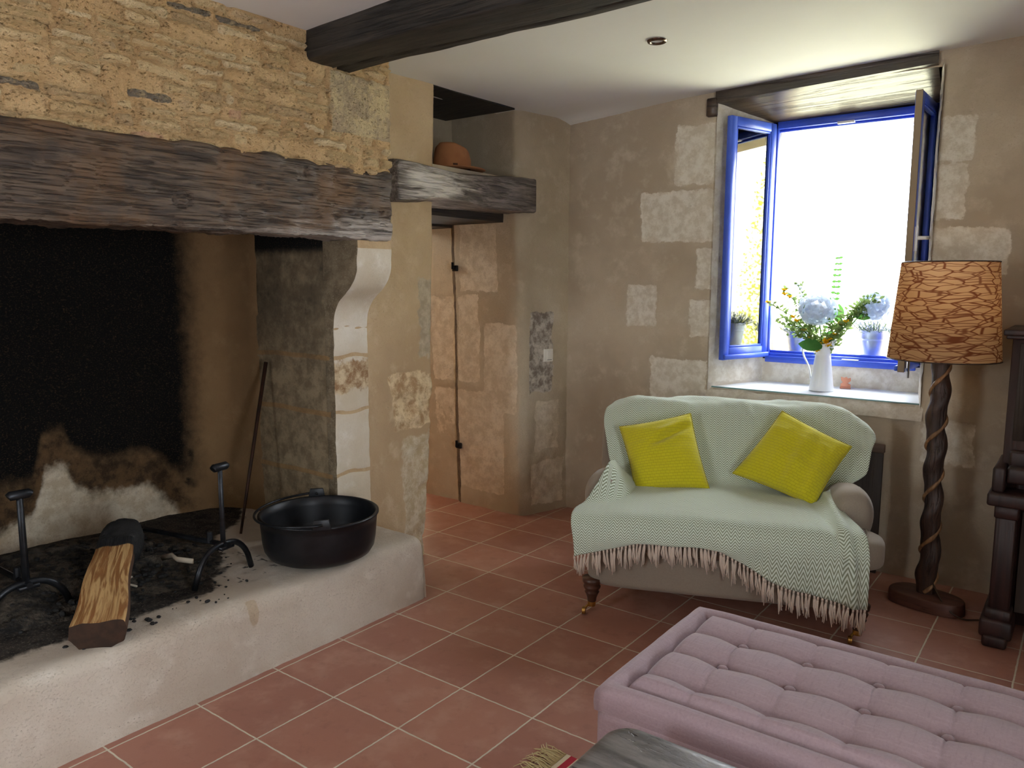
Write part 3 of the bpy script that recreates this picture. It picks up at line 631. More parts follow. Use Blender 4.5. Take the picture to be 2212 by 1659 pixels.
    P = np.zeros((NX, len(p), 3)); P[..., 0] = p[None, :, 0]; P[..., 1] = ys[:, None]; P[..., 2] = p[None, :, 1]
    for k in (0, -1): P[k, :, 0] = -.46
    P[1, :, 0] -= .004; P[-2, :, 0] -= .004
    z = P[..., 2]; j = np.zeros_like(z)
    for zz in (.59, .89, 1.16, 1.295): j = np.maximum(j, np.exp(-((z - zz - .006 * np.sin(P[..., 1] * 30 + zz * 9)) / (.010 if zz < 1.25 else .004)) ** 2))
    j = np.maximum(j, sst(1.655, 1.675, z))
    pit = rectmask(P[..., 1], z, [(-.1, .4, .985, 1.15)], .06, (0, .03 * fbm(P, 8, 2, 6))) * .9
    D = .004 * fbm(P, 9, 4, 101) + .004 * pit * fbm(P, 40, 3, 102) - .006 * j; P[2:-2, :, 0] += (D * sst(0, .02, np.minimum(P[..., 1], .21 - P[..., 1])))[2:-2]
    P[1:3, :, 1] += .006 * fbm(P, 18, 3, 103)[1:3]; P[-3:-1, :, 1] += .005 * fbm(P, 18, 3, 104)[-3:-1]
    dirt = np.zeros_like(z); dirt[:2] = 1; put('corbel', grid_mesh('corbel', P, dict(mortar=j, pitted=pit, dirt=dirt)), M['corbel_stone'], f)
    # sides of the corbel head that stand proud of the wall
    for yy, fl in ((.008, 1), (.203, 0)):
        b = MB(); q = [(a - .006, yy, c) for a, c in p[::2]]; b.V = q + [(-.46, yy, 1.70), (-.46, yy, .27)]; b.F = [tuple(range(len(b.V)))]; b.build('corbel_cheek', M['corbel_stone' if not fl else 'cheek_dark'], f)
    # chimney breast of coursed rubble
    ys, zs = joinlin([-2.3, -1.55, .222], .0065), lin(1.985, 2.6, .0065); ys = np.r_[lin(-2.3, -1.6, .03), lin(-1.6, .19, .0065)[1:], .197, .203, .207, .208]
    Y, Z = np.meshgrid(ys, zs, indexing='ij'); P = np.stack([np.full_like(Y, -.215), Y, Z], -1)
    rng = np.random.RandomState(5)
    wz = Z + .012 * fbm(P, 4, 3, 111) + .05 * (Y + .6) * .12; wy = Y + .012 * fbm(P, 7, 2, 113)
    edges = [1.9]
    while edges[-1] < 2.75: edges.append(edges[-1] + rng.uniform(.030, .056))
    edges = np.array(edges); ri = np.clip(np.searchsorted(edges, wz) - 1, 0, len(edges) - 2); dz = np.minimum(wz - edges[ri], edges[ri + 1] - wz)
    sid = np.zeros_like(Y); cov = np.zeros_like(Y); dy = np.zeros_like(Y); off = np.zeros_like(Y)
    for r in range(len(edges) - 1):
        cuts = [-2.6]
        while cuts[-1] < .5: cuts.append(cuts[-1] + rng.uniform(.05, .22))
        cuts = np.array(cuts); m = ri == r; ci = np.clip(np.searchsorted(cuts, wy[m]) - 1, 0, len(cuts) - 2)
        sid[m] = rng.rand(len(cuts))[ci]; cov[m] = rng.rand(len(cuts))[ci]; off[m] = rng.uniform(-1, 1, len(cuts))[ci]
        dy[m] = np.minimum(wy[m] - cuts[ci], cuts[ci + 1] - wy[m])
    d = (np.maximum(dz * 1.1, 1e-5) ** -3. + np.maximum(dy * .8, 1e-5) ** -3.) ** (-1 / 3) + .010 * fbm(P, 22, 4, 115)
    show = (cov < .8); st = np.clip(sst(.004, .014, d + .006 * fbm(P, 40, 3, 120)) * show, 0, 1)
    rub = st * (.010 * off + .012 * sst(.006, .022, d)) + .012 * fbm(P, 6, 4, 116) + .009 * fbm(P * np.array([1, 1, 1.6]), 24, 4, 117) + .006 * np.abs(fbm(P, 44, 3, 118)) - .014 * np.exp(-((d - .006) / .005) ** 2) * show * (off > -.5)
    q = rectmask(Y, Z, [(-.145, .215, 2.15, 2.40)], .02, (.012 * fbm(P, 7, 3, 5), .012 * fbm(P, 7, 3, 6))) * (Y > -1)
    smooth_ = sst(2.47, 2.53, Z + .05 * np.clip(Y + .25, -2, 0)) * (Y < .3)
    D = rub * (1 - .9 * np.maximum(q, smooth_)) + q * (.003 * fbm(P, 18, 3, 118) + .006) - .016 * np.exp(-((Y + .155 + .008 * np.sin(Z * 30)) / .007) ** 2) * sst(2.13, 2.17, Z) * sst(2.42, 2.38, Z)
    P[..., 0] += D + .01 * fbm(P, 1.5, 2, 119)
    k = Y > .185; P[..., 0] -= np.where(k, ((Y - .185) / .023) ** 2 * .012, 0); P[..., 1] += np.where(Y > .17, .006 * fbm(P, 12, 3, 121), 0)
    P[-1, :, 0] = -.44
    put('chimney_breast', grid_mesh('breast', P, dict(stone=st * (1 - smooth_), sid=sid, quoin=q)), M['rubble'], f)
    # mantel beam
    def fn(P, N):
        y, z = P[..., 1], P[..., 2]
        sag = .014 * np.sin((y + 1.2) * 1.7) ; adz = .011 * (np.abs(vn(P * np.array([1, 11, 17]), 131)) - .35) + .006 * fbm(P, 5, 3, 132) + .005 * fbm(P * np.array([1, .22, 1]), 46, 3, 133) + .005 * np.clip((1.725 - z) / .02, 0, 1) * fbm(P, 60, 2, 134)
        crack = -.012 * np.exp(-((z - 1.845 + .30 * (y + .15) * .35 - .012 * np.sin(y * 17)) / .0035) ** 2) * sst(-.62, -.5, y) - .010 * np.exp(-((z - 1.80 + .02 * np.sin(y * 13) + .02 * y) / .003) ** 2) * sst(-.3, -.2, y) * 1
        kn = -.012 * np.exp(-(((np.hypot(y + .845, (z - 1.80) * 1.3) - .030) / .008) ** 2)) + -.02 * np.exp(-(((y + .29) / .012) ** 2 + ((z - 1.955) / .02) ** 2))
        front = N[..., 0] > .3
        P = P + N * (adz + np.where(front, crack + kn, 0))[..., None]; P[..., 2] += sag * .4; P[..., 0] -= .012 * np.clip((1.73 - z) / .04, 0, 1) * front
        return P
    me = beam_mesh('mantel', -.46, -.205, -2.35, .198, 1.70, 2.005, .0105, fn, .012, lambda P, N: dict(worn=np.clip(.02 + .55 * sst(-1.0, .2, P[:, 1]) * sst(2.0, 1.70, P[:, 2]) + .25 * sst(1.735, 1.715, P[:, 2]) + .2 * fbm(P, 4, 3, 9), 0, 1)))
    put('mantel_beam', me, M['mantel_oak'], f)
    # ashes raked over the hearth
    xs, ys = lin(-1.30, -.16, .012), lin(-1.9, -.36, .012); X, Y = np.meshgrid(xs, ys, indexing='ij'); P = np.stack([X, Y, 0 * X], -1)
    m = np.clip(1.1 - np.hypot((X + .85) / .50, (Y + 1.10) / .62), 0, 1); h = .296 + .075 * sst(0, .8, m) + sst(0, .3, m) * (.022 * fbm(P, 9, 4, 141) + .016 * np.abs(fbm(P, 26, 3, 142))) - .03 * (m <= 0)
    P[..., 2] = h; hole = (m <= 0)[:-1, :-1] & (m <= 0)[1:, 1:]
    a = put('ash_bed', grid_mesh('ash', P, hole=hole, flip=False), M['ash_bed']); tag(a, 'bed of dark ash and charcoal crumbs spread over the hearth floor', 'ash', kind='stuff')
    b = MB(); rr = random.Random(4)
    for k in range(420):
        t = rr.random(); x, y = rr.gauss(-.62, .26), rr.gauss(-1.0, .26)
        if not (-1.2 < x < -.12 and -1.6 < y < -.4): continue
        mm = max(0, 1.1 - math.hypot((x + .85) / .50, (y + 1.10) / .62)); z = .303 + .07 * min(1, mm * 1.2)
        s = rr.uniform(.004, .016) if mm > .2 else rr.uniform(.002, .009); b.ball((x, y, z + s * .2), s, 6, 4, (rr.uniform(.7, 1.6), rr.uniform(.7, 1.6), rr.uniform(.5, .9)))
    o = b.build('charcoal_crumbs', M['charcoal']); tag(o, 'loose charcoal crumbs scattered around the ash bed', 'charcoal', kind='stuff')
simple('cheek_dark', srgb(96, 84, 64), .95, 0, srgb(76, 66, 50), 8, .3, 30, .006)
build_fireplace()

def andiron(loc, rz, label):
    a = thing('andiron', label, 'andiron', loc, rz, 'pair of wrought iron andirons')
    b = MB(); pts = [(0, -.142 + .284 * i / 20, .142 * (max(0, 1 - abs(-1 + 2 * i / 20) ** 2.6)) ** .6 + .004) for i in range(21)]
    b.tube([(-.004, -.150, .0)] + pts[1:-1] + [(-.004, .150, .0)], .0125, 8, sx=.9); b.build('arched_leg', M['wrought_iron'], a, smooth=True)
    b = MB(); b.tube([(0, 0, .14), (0, 0, .30), (0, 0, .455)], [.0145, .013, .012], 4); b.build('post', M['wrought_iron'], a, bevel=.002, seg=1)
    b = MB(); b.tube([(0, -.036, .462), (0, -.030, .466), (0, .030, .466), (0, .036, .462)], [.014, .017, .017, .014], 12); b.build('knob', M['wrought_iron'], a, smooth=True, sharp=.6)
    b = MB(); b.tube([(.03, 0, .144), (-.46, 0, .138), (-.50, 0, .125), (-.515, 0, .06), (-.515, 0, .0)], .011, 6); b.build('log_rest', M['wrought_iron'], a, smooth=True, sharp=.6)
    b = MB(); b.tube([(-.075, 0, .14), (-.075, 0, .185)], [.013, .011], 8); b.build('stop', M['wrought_iron'], a, smooth=True, sharp=.6)
    b = MB(); b.box(-.028, .028, -.034, .034, .128, .142); b.build('foot_plate', M['wrought_iron'], a, bevel=.002, seg=1)
    return a
def build_hearth_things():
    andiron((-.32, -.672, .305), .18, 'black wrought iron andiron beside the black iron pot, its head a short hammer bar')
    andiron((-.50, -1.335, .305), .0, 'black wrought iron andiron at the left edge of the photo, left of the split log')
    # cast iron pot
    p = thing('cooking_pot', 'large round black cast iron pot with wire bail, at the right end of the hearth', 'pot', (-.228, -.255, .305), 0)
    b = MB(); R = .258
    prof = [(.0, .006), (.15, .004), (.196, .008), (.222, .022), (.238, .048), (.245, .085), (.251, .16), (R - .004, .190), (R + .003, .192), (R + .003, .200), (R - .004, .203), (R - .012, .198), (.241, .16), (.235, .085), (.222, .05), (.19, .03), (.0, .022)]
    b.lathe(prof, 72, cap0=False, cap1=False); o = b.build('pot_body', M['cast_iron'], p, smooth=True)
    ax = Vector((.80, -.60, 0)).normalized(); tg = Vector((-ax.y, ax.x, 0))
    for s in (1, -1):
        b = MB(); c = ax * (R - .002) * s
        b.V = [tuple(c + tg * a + Vector((0, 0, h)) + ax * s * d) for d in (-.005, .006) for a, h in ((-.040, .192), (-.030, .238), (.030, .238), (.040, .192))]
        b.F = [(0, 1, 2, 3), (7, 6, 5, 4), (0, 4, 5, 1), (1, 5, 6, 2), (2, 6, 7, 3), (3, 7, 4, 0)]; b.build('lug', M['cast_iron'], p, bevel=.003, seg=2)
    b = MB(); side = -tg if (-tg).dot(Vector((-.6, -.8, 0))) > 0 else tg
    pts = []
    for i in range(31):
        an = pi * i / 30; v = ax * (R + .010) * math.cos(an) + side * (R + .016) * math.sin(an); v.z = .216 - .014 * math.sin(an); pts.append(v)
    b.tube([pts[0] - ax * .03 + Vector((0, 0, .0))] + pts + [pts[-1] + ax * .03], .0055, 8); b.build('bail_handle', M['wrought_iron'], p, smooth=True)
    # poker
    b = MB(); b.tube([(-.762, -.30, .306), (-.80, -.22, .55), (-.889, -.032, 1.108)], [.006, .008, .010], 8); tag(b.build('poker', M['rust_rod'], None, smooth=True), 'thin rusty iron rod leaning against the fireplace cheek wall', 'poker')
    # split log
    L = .60; d = Vector((-.53, .33, .115)).normalized()
    g = thing('split_log', 'split firewood log with pale wavy grain and charred far end, propped across the ash', 'log', (-.098, -1.275, .345))
    nu, prof = 40, [(-.088, .048), (-.05, .055), (0, .052), (.05, .056), (.074, .05), (.082, .015), (.070, -.030), (.030, -.048), (-.02, -.05), (-.065, -.040), (-.094, .0)]
    pr = np.array(prof + prof[:1], float); q, _ = resample(pr, .008); q = q[:-1]; up = Vector((0, 0, 1)); sx = d.cross(up).normalized(); uz = sx.cross(d).normalized()
    P = np.zeros((nu + 1, len(q), 3)); T = np.linspace(0, 1, nu + 1)
    for i, t in enumerate(T):
        k = 1 - .22 * t; wob = .004 * math.sin(t * 9)
        for jx, (a, c) in enumerate(q): v = d * (L * t) + sx * (a * k + wob) + uz * c * (1 - .1 * t); P[i, jx] = v
    D = .003 * fbm(P, 16, 3, 151) + .003 * fbm(np.stack([P[..., 0] * .2, P[..., 1] * 3, P[..., 2] * 3], -1), 16, 3, 152); P[..., 2] += D; P[..., 0] += .3 * D
    top = np.broadcast_to((q[:, 1] > .038)[None], P.shape[:2]); bark = 1 - top.astype(float); char = np.broadcast_to(sst(.80, .96, T)[:, None], P.shape[:2]) + .6 * bark * sst(.6, .9, T)[:, None]
    UV = np.stack([np.broadcast_to(T[:, None] * L, top.shape), np.broadcast_to(q[None, :, 0] + .3 * q[None, :, 1], top.shape)], -1); me = grid_mesh('log', P, dict(bark=bark, char=np.clip(char, 0, 1)), uv=UV, close_v=True)
    body = put('log_body', me, M['split_wood'], g)
    for i in (0, nu):
        b = MB(); b.V = [tuple(v) for v in P[i]]; n = len(b.V); c = P[i].mean(0) - np.array(d) * (.004 if i == 0 else -.004); b.V.append(tuple(c)); b.F = [(a, (a + 1) % n, n) for a in range(n)]; b.build('sawn_end' if i == 0 else 'charred_end', M['end_grain' if i == 0 else 'charcoal'], g, smooth=False)
    # charred chunk under the back of the log
    me = superbox((0, 0, 0), (.15, .075, .085), 2.6, 18, lambda P: P * (1 + .22 * fbm(P, 9, 4, 161)[:, None] + .10 * np.abs(fbm(P, 26, 3, 162))[:, None]))
    o = put('charred_log', me, M['charcoal']); o.location = (-.70, -.90, .43); o.rotation_euler = (0, 0, 2.5); tag(o, 'burnt black chunk of log lying behind the split log', 'log')
    # pale burnt bark curls on the ashes
    for k, (x, y, z, pts) in enumerate([(-.47, -.80, .372, [(-.10, 0, 0), (-.04, .015, .02), (.02, .0, .02), (.08, .035, .015)]), (-.45, -.98, .348, [(-.05, .02, .01), (-.055, -.005, .0), (-.02, -.02, .0), (.05, -.015, .005)])]):
        b = MB(); b.tube(pts, .006 if k == 0 else .004, 6, sx=2.0 if k == 0 else 1); o = b.build('bark_strip', M['pale_char'], None, smooth=True); o.location = (x, y, z); tag(o, ['pale curl of burnt bark under the right andiron arch', 'thin pale hooked strip of bark right of the split log'][k], 'bark')
simple('end_grain', srgb(60, 40, 26), .9, 0, srgb(44, 30, 20), 30, .4, 80, .004)
build_hearth_things()
# ------------------------------------------------------------------ fixed things on walls and ceiling
def build_fixed():
    def fn(P, N):
        P = P + N * (.006 * fbm(P * np.array([.4, 1, 1]), 7, 4, 171) + .003 * fbm(P * np.array([.15, 1, 1]), 40, 2, 172))[:, None]
        cr = (N[:, 2] < -.5) * .014 * np.exp(-((P[:, 1] + .095 - .02 * np.sin(P[:, 0] * 3) - .016 * P[:, 0]) / .005) ** 2); P[:, 2] += cr
        P[:, 2] += .012 * np.sin(P[:, 0] * 2.2 + 1) * 0 + .004 * np.sin(P[:, 0] * 5); return P
    me = beam_mesh('beam', -.30, 4.2, -.262, -.014, 2.415, 2.75, .014, fn, .014)
    tag(put('ceiling_beam', me, M['black_oak']), 'thick black oak beam running along the white ceiling from the chimney breast', 'beam')
    # oak lintel over the doorway
    def fn2(P, N):
        y, z = P[:, 1], P[:, 2]; t = (y - .37) / 1.22
        zc = 2.03; hh = np.interp(t, [0, .12, .3, .45, .6, .8, 1], [1.0, .92, .74, .64, .78, .98, .98]); hb = np.interp(t, [0, .12, .25, .4, .55, .7, 1], [1.0, .92, .66, .72, .90, 1.0, 1.0])
        front = np.clip((P[:, 0] + .50) / .12, 0, 1)
        up = z > zc; k = np.where(up, 1 - (1 - hh) * front, 1 - (1 - hb) * front); P[:, 2] = zc + (z - zc) * k - .02 + .03 * t
        P[:, 0] += front * .02 * np.sin(t * 5 + .8) - front * .02 * (1 - t) * 0
        P = P + N * (.006 * fbm(P * np.array([1, .35, 1]), 12, 4, 181) + .003 * fbm(P * np.array([1, .12, 1]), 60, 2, 182))[:, None] * (np.abs(N[:, 1:2]) < .5); return P
    me = beam_mesh('lintel', -.62, -.355, .375, 1.592, 1.93, 2.135, .010, fn2, .012, lambda P, N: dict(worn=np.clip(.68 * np.exp(-((P[:, 1] - .66) / .32) ** 2) * (1 - .5 * np.abs(P[:, 2] - 2.02) / .1) + .1, 0, 1)))
    tag(put('door_lintel', me, M['lintel_oak']), 'weathered grey oak lintel above the doorway, with a hat lying on it', 'beam')
    # felt hat
    h = thing('felt_hat', 'tan brown felt hat lying on the oak lintel in the niche', 'hat', (-.575, 1.045, 2.1425), .9)
    n = 48; V = []; prof = [(.10, .008), (.112, .010), (.14, .010), (.165, .012), (.178, .016), (.178, .019), (.165, .016), (.14, .014), (.10, .013)]
    P = np.zeros((n, len(prof), 3))
    for i in range(n):
        a = 2 * pi * i / n
        for j, (r, z) in enumerate(prof): k = max(0, r - .1); P[i, j] = (r * 1.08 * math.cos(a), r * .92 * math.sin(a), z - .008 * min(1, k / .04) + k * .03 * math.cos(2 * a + pi) + .002)
    put('brim', grid_mesh('brim', P, close_u=True), M['felt'], h)
    pr = [(.101, .010), (.101, .03), (.100, .06), (.098, .09), (.095, .118), (.092, .138), (.086, .149), (.070, .153), (.04, .150), (.004, .146)]
    P = np.zeros((n, len(pr), 3))
    for i in range(n):
        a = 2 * pi * i / n
        for j, (r, z) in enumerate(pr):
            x, y = r * 1.08 * math.cos(a), r * .90 * math.sin(a); t = max(0, (z - .06) / .08)
            z2 = z - .050 * t * math.exp(-(y / .024) ** 2) * (x > -.2) - .026 * t * max(0, x / .1) + .006 * t * max(0, -x / .1); y *= 1 - .24 * t * max(0, x / .1) ; P[i, j] = (x, y, z2)
    put('crown', grid_mesh('crown', P, close_u=True), M['felt'], h)
    b = MB(); b.tube([(.1035 * 1.08 * math.cos(2 * pi * i / 40), .1035 * .9 * math.sin(2 * pi * i / 40), .018) for i in range(41)], .0045, 6, caps=False); b.box(-.012, .012, -.104, -.092, .012, .034); b.build('hat_band', M['felt_band'], h, smooth=True, sharp=.7)
    # light switch on the pier
    s = thing('light_switch', 'white rocker light switch on the pier right of the doorway', 'light switch', (-.388, 1.758, 1.045), math.atan2(-.045, .16) + pi / 2 + .0)
    b = MB(); b.box(-.038, .038, -.012, .004, -.042, .042); b.build('plate', M['white_plastic'], s, bevel=.004)
    b = MB(); b.box(-.016, .026, -.0155, -.01, -.026, .03); b.build('rocker', M['white_plastic'], s, bevel=.002)
    b = MB(); b.box(-.014, .022, -.0165, -.014, -.030, -.027); b.build('marker', M['grey_plastic'], s)
    for z, lb in ((1.61, 'small rusty iron hinge pin near the top of the door reveal'), (.412, 'small rusty iron hinge pin near the foot of the door reveal')):
        h = thing('hinge_pin', lb, 'hinge', (-.965, 1.552 - .028 * z * .9, z), 0, 'iron hinge pins in the doorway')
        b = MB(); b.tube([(0, .02, 0), (0, -.03, 0)], .014, 6); b.box(-.02, .02, -.012, .01, -.024, .014); b.build('spike', M['wrought_iron'], h, bevel=.003, seg=1); b = MB(); b.tube([(0, -.026, -.012), (0, -.026, .034)], .009, 8); b.build('pin', M['wrought_iron'], h)
    # recessed downlight
    d = thing('downlight', 'small round recessed ceiling spotlight with bronze ring', 'light', (.803, .848, CEIL(.803, .848) - .002)); 
    b = MB(); b.lathe([(.026, .010), (.028, -.003), (.034, -.008), (.041, -.006), (.044, .002)], 40, cap0=False, cap1=False); b.build('trim_ring', M['bronze_ring'], d, smooth=True)
    b = MB(); b.lathe([(.0005, .003), (.014, .004), (.027, .001)], 30, cap0=False, cap1=False); b.build('lens', M['white_metal'], d, smooth=True)
build_fixed()

# ------------------------------------------------------------------ sofa, throw, cushions
SO = (1.225, .757, 0); SA = math.radians(22.036)
def build_sofa():
    s = thing('loveseat', 'small taupe linen sofa with rolled arms and turned castor legs under the window', 'sofa', SO, SA)
    mk = lambda name, c, h, e=5, n=16, fn=None: put(name, superbox(c, h, e, n, fn), M['sofa_linen'], s)
    mk('base', (0, .385, .235), (.605, .415, .105), 9, 18)
    def seat(P):
        u, v, z = P.T; x = np.clip((.13 - v) / .04, 0, 1); k = np.where(np.abs(u) > .46, np.sign(u) * (.46 + (np.abs(u) - .46) * x), u)
        z = z + .018 * (1 - (u / .65) ** 2) * (z > .4) - .010 * np.clip((np.abs(u) - .5) / .15, 0, 1); return np.stack([k, v, z], -1)
    mk('seat_cushion', (0, .20, .405), (.662, .30, .078), 6, 24, seat)
    def edge(c, h, e, fn, loop):
        P = []
        for a, b in zip(loop, loop[1:]):
            for k in range(40): P.append(np.array(a) + (np.array(b) - np.array(a)) * k / 40)
        P = np.array(P + [loop[-1]], float); P = np.sign(P) * (1 - (1 - np.abs(P)) ** 1.6); L = (np.abs(P) ** e).sum(1) ** (1 / e); return fn(P / L[:, None] * np.array(h) + np.array(c))
    sc_ = s.children[-1] if s.children[-1].name.startswith('seat_cushion') else [o for o in s.children if o.name.startswith('seat_cushion')][0]
    for zz in (-1, 1):
        q = MB(); q.tube(edge((0, .20, .405), (.662, .30, .078), 6, seat, [(-1, -1, zz), (1, -1, zz), (1, 1, zz), (-1, 1, zz), (-1, -1, zz)]), .0055, 6, caps=False); q.build('piping', M['sofa_linen'], sc_, smooth=True)
    def arm(sg):
        def fn(P):
            u, v, z = P.T; t = np.clip((z - .36) / .29, 0, 1)
            w = .55 + .60 * np.sin(t * pi) ** .8 * .7; uu = (u - sg * .545) * w + sg * .545
            z2 = z - .125 * np.clip((v - .17) / .5, 0, 1) * t; return np.stack([uu, v - .02 * t * (v < .3), z2], -1)
        return fn
    for sg in (-1, 1): mk('arm', (sg * .549, .46, .49), (.106, .335, .165), 3.4, 18, arm(sg))
    def bk(P):
        u, v, z = P.T; t = np.clip((z - .45) / .45, 0, 1); v = v + .17 * t; z = z - .045 * (np.abs(u) / .64) ** 4 * t; return np.stack([u * (1 + .04 * t), v, z], -1)
    mk('backrest', (0, .60, .655), (.615, .085, .245), 4.5, 20, bk)
    for sg in (-1, 1):
        l = MB(); l.lathe([(.016, .052), (.020, .058), (.022, .075), (.030, .095), (.034, .103), (.028, .110), (.036, .118), (.040, .130), (.033, .138), (.044, .150), (.046, .17)], 20, (sg * .568, .012, 0)); lo = l.build('leg', M['leg_wood'], s, smooth=True)
        c = MB(); x = sg * .568; c.lathe([(.017, .034), (.019, .040), (.019, .056)], 14, (x, .012, 0)); c.tube([(x - .012, .012, .040), (x - .026, -.004, .030), (x - .030, -.010, .020)], .006, 6); c.tube([(x - .032 - .007, -.012, .017), (x - .032 + .007, -.012, .017)], .017, 16); c.build('castor', M['brass'], lo, smooth=True, sharp=.6)
        l = MB(); l.box(sg * .545 - .022, sg * .545 + .022, .74, .785, .0, .15); l.build('leg', M['leg_wood'], s, bevel=.004, seg=1)
    return s
def build_throw():
    t = thing('throw_blanket', 'pale green herringbone throw with cream fringe, draped over the sofa back and seat', 'blanket', SO, SA)
    hem_u = [-.66, -.617, -.47, -.35, -.23, -.1, 0, .078, .193, .359, .47, .60]; hem_z = [.30, .318, .364, .40, .417, .412, .397, .354, .284, .242, .22, .198]
    # stations along the cloth: (v, z, left edge u, right edge u, left z offset, right z offset)
    st = [(-.128, .0, -.628, .575, 0, 0), (-.136, .40, -.632, .572, 0, 0), (-.128, .455, -.645, .568, .0, 0), (-.095, .492, -.65, .563, .0, .0), (-.03, .502, -.648, .548, .002, .004), (.05, .508, -.610, .528, .004, .004), (.12, .512, -.560, .505, .09, .010), (.20, .515, -.525, .487, .160, .03), (.29, .515, -.515, .476, .142, .045), (.37, .514, -.515, .478, .112, .045), (.43, .520, -.52, .52, .06, .04), (.463, .550, -.54, .59, .03, .03), (.495, .62, -.565, .655, 0, 0), (.545, .72, -.590, .675, 0, 0), (.588, .80, -.608, .700, 0, -.0), (.620, .86, -.612, .700, -.015, -.03), (.665, .902, -.605, .665, -.02, -.035), (.74, .917, -.57, .61, -.02, -.03), (.83, .90, -.55, .56, -.03, -.04), (.862, .85, -.55, .55, -.03, -.03), (.872, .70, -.55, .55, 0, 0)]
    st = np.array(st); key = np.r_[0, np.cumsum(np.hypot(np.diff(st[:, 0]), np.diff(np.where(st[:, 1] == 0, .33, st[:, 1]))))]
    ns, nu = 170, 150; s = np.linspace(0, key[-1], ns); col = lambda k: np.interp(s, key, st[:, k])
    def sm(a, n=3):
        for _ in range(n): a = np.r_[a[:1], (a[:-2] + 2 * a[1:-1] + a[2:]) / 4, a[-1:]]
        return a
    v0, uL, uR, zl, zr = sm(col(0)), sm(col(2), 8), sm(col(3), 8), sm(col(4), 8), sm(col(5), 8); zmid = col(1)
    a = np.linspace(0, 1, nu); Z1 = np.where(st[:, 1] == 0, 0, st[:, 1])
    P = np.zeros((nu, ns, 3)); UV = np.zeros((nu, ns, 2))
    for i, q in enumerate(a):
        u = uL + (uR - uL) * q; h = np.interp(u[0], hem_u, hem_z); zz = Z1.copy(); zz[0] = h
        kk = key.copy(); z = sm(np.interp(s, key, zz), 3); z[0] = h
        top = np.clip((s - key[2]) / .08, 0, 1)
        eL, eR = np.clip(1 - q / .10, 0, 1) ** .9, np.clip(1 - (1 - q) / .06, 0, 1) ** 1.3
        z = z + zl * eL + zr * eR + top * (1 - sst(key[9], key[12], s)) * .016 * (1 - (u / .62) ** 2)
        z = z - .032 * np.abs(u / .66) ** 4 * np.clip((s - key[13]) / .12, 0, 1)
        P[i, :, 0] = u; P[i, :, 1] = v0; P[i, :, 2] = z; UV[i, :, 0] = u; UV[i, :, 1] = s
    S_ = np.broadcast_to(s[None], (nu, ns)); Q = np.broadcast_to(a[:, None], (nu, ns)); bk = sst(key[12], key[13], S_); hang = sst(key[3], key[1], S_)
    # soft folds
    P[..., 1] -= .010 * hang * np.sin(P[..., 0] * 26 + 1) * sst(.1, .5, Q) + .012 * hang * fbm(P, 6, 3, 201)
    P[..., 1] -= bk * (.006 * fbm(P, 9, 3, 203) + .010 * np.exp(-((P[..., 0] - .12 + (P[..., 2] - .86) * .6) / .02) ** 2) * sst(.78, .86, P[..., 2]) * sst(.95, .9, P[..., 2]))
    P[..., 2] += .004 * fbm(P, 8, 3, 205) * (1 - hang)
    tp = sst(key[15], key[16], S_); P[..., 2] += tp * (.010 * fbm(P, 8, 3, 207) + .008 * np.sin(P[..., 0] * 14 + P[..., 1] * 20) * sst(.62, .7, P[..., 1]))
    # rolled fold along the right edge of the seat
    fold = np.exp(-((Q - .955 + .02 * np.sin(S_ * 9)) / .016) ** 2) * sst(key[10], key[8], S_); P[..., 2] += .022 * fold * (1 - hang); P[..., 1] -= .026 * fold * hang
    dip = np.exp(-((Q - .905) / .02) ** 2) * sst(key[10], key[8], S_); P[..., 2] -= .010 * dip * (1 - hang); P[..., 1] += .010 * dip * hang
    o = put('cloth', grid_mesh('throw', P, uv=UV), M['herringbone'], t); m = o.modifiers.new('t', 'SOLIDIFY'); m.thickness = .005; m.offset = -1 if 0 else 1
    # knotted tassels along the hem
    ms = []
    for k in range(4):
        b = MB(); rr = random.Random(k); L = .078 + .008 * k
        b.tube([(0, 0, .004), (0, 0, -.010), (0, 0, -.018)], [.003, .0052, .004], 6)
        for q in range(4):
            dx, dy = rr.uniform(-.007, .007), rr.uniform(-.005, .004); pts = [(dx * .15, dy * .15, -.012), (dx * .6 + rr.uniform(-.002, .002), dy * .7, -.03), (dx + rr.uniform(-.003, .003), dy, -.055), (dx * 1.3 + rr.uniform(-.006, .006), dy * 1.3, -L + rr.uniform(-.012, .008))]
            b.tube(pts, [.0028, .0034, .0032, .0018], 5)
        o = b.build('tassel', M['fringe_cotton'], None, smooth=True); ms.append(o.data); bpy.data.objects.remove(o)
    N = 76
    for k in range(N):
        q = (k + .5) / N * (nu - 1); i = int(q); p = P[i, 0]; o = bpy.data.objects.new('tassel', ms[k % 4]); COL.objects.link(o); o.parent = t
        o.location = (float(p[0]), float(p[1]), float(p[2]) + .002); o.rotation_euler = (random.uniform(-.12, .05), random.uniform(-.16, .16), random.uniform(-.5, .5)); o.scale = (1, 1, random.uniform(.9, 1.12))
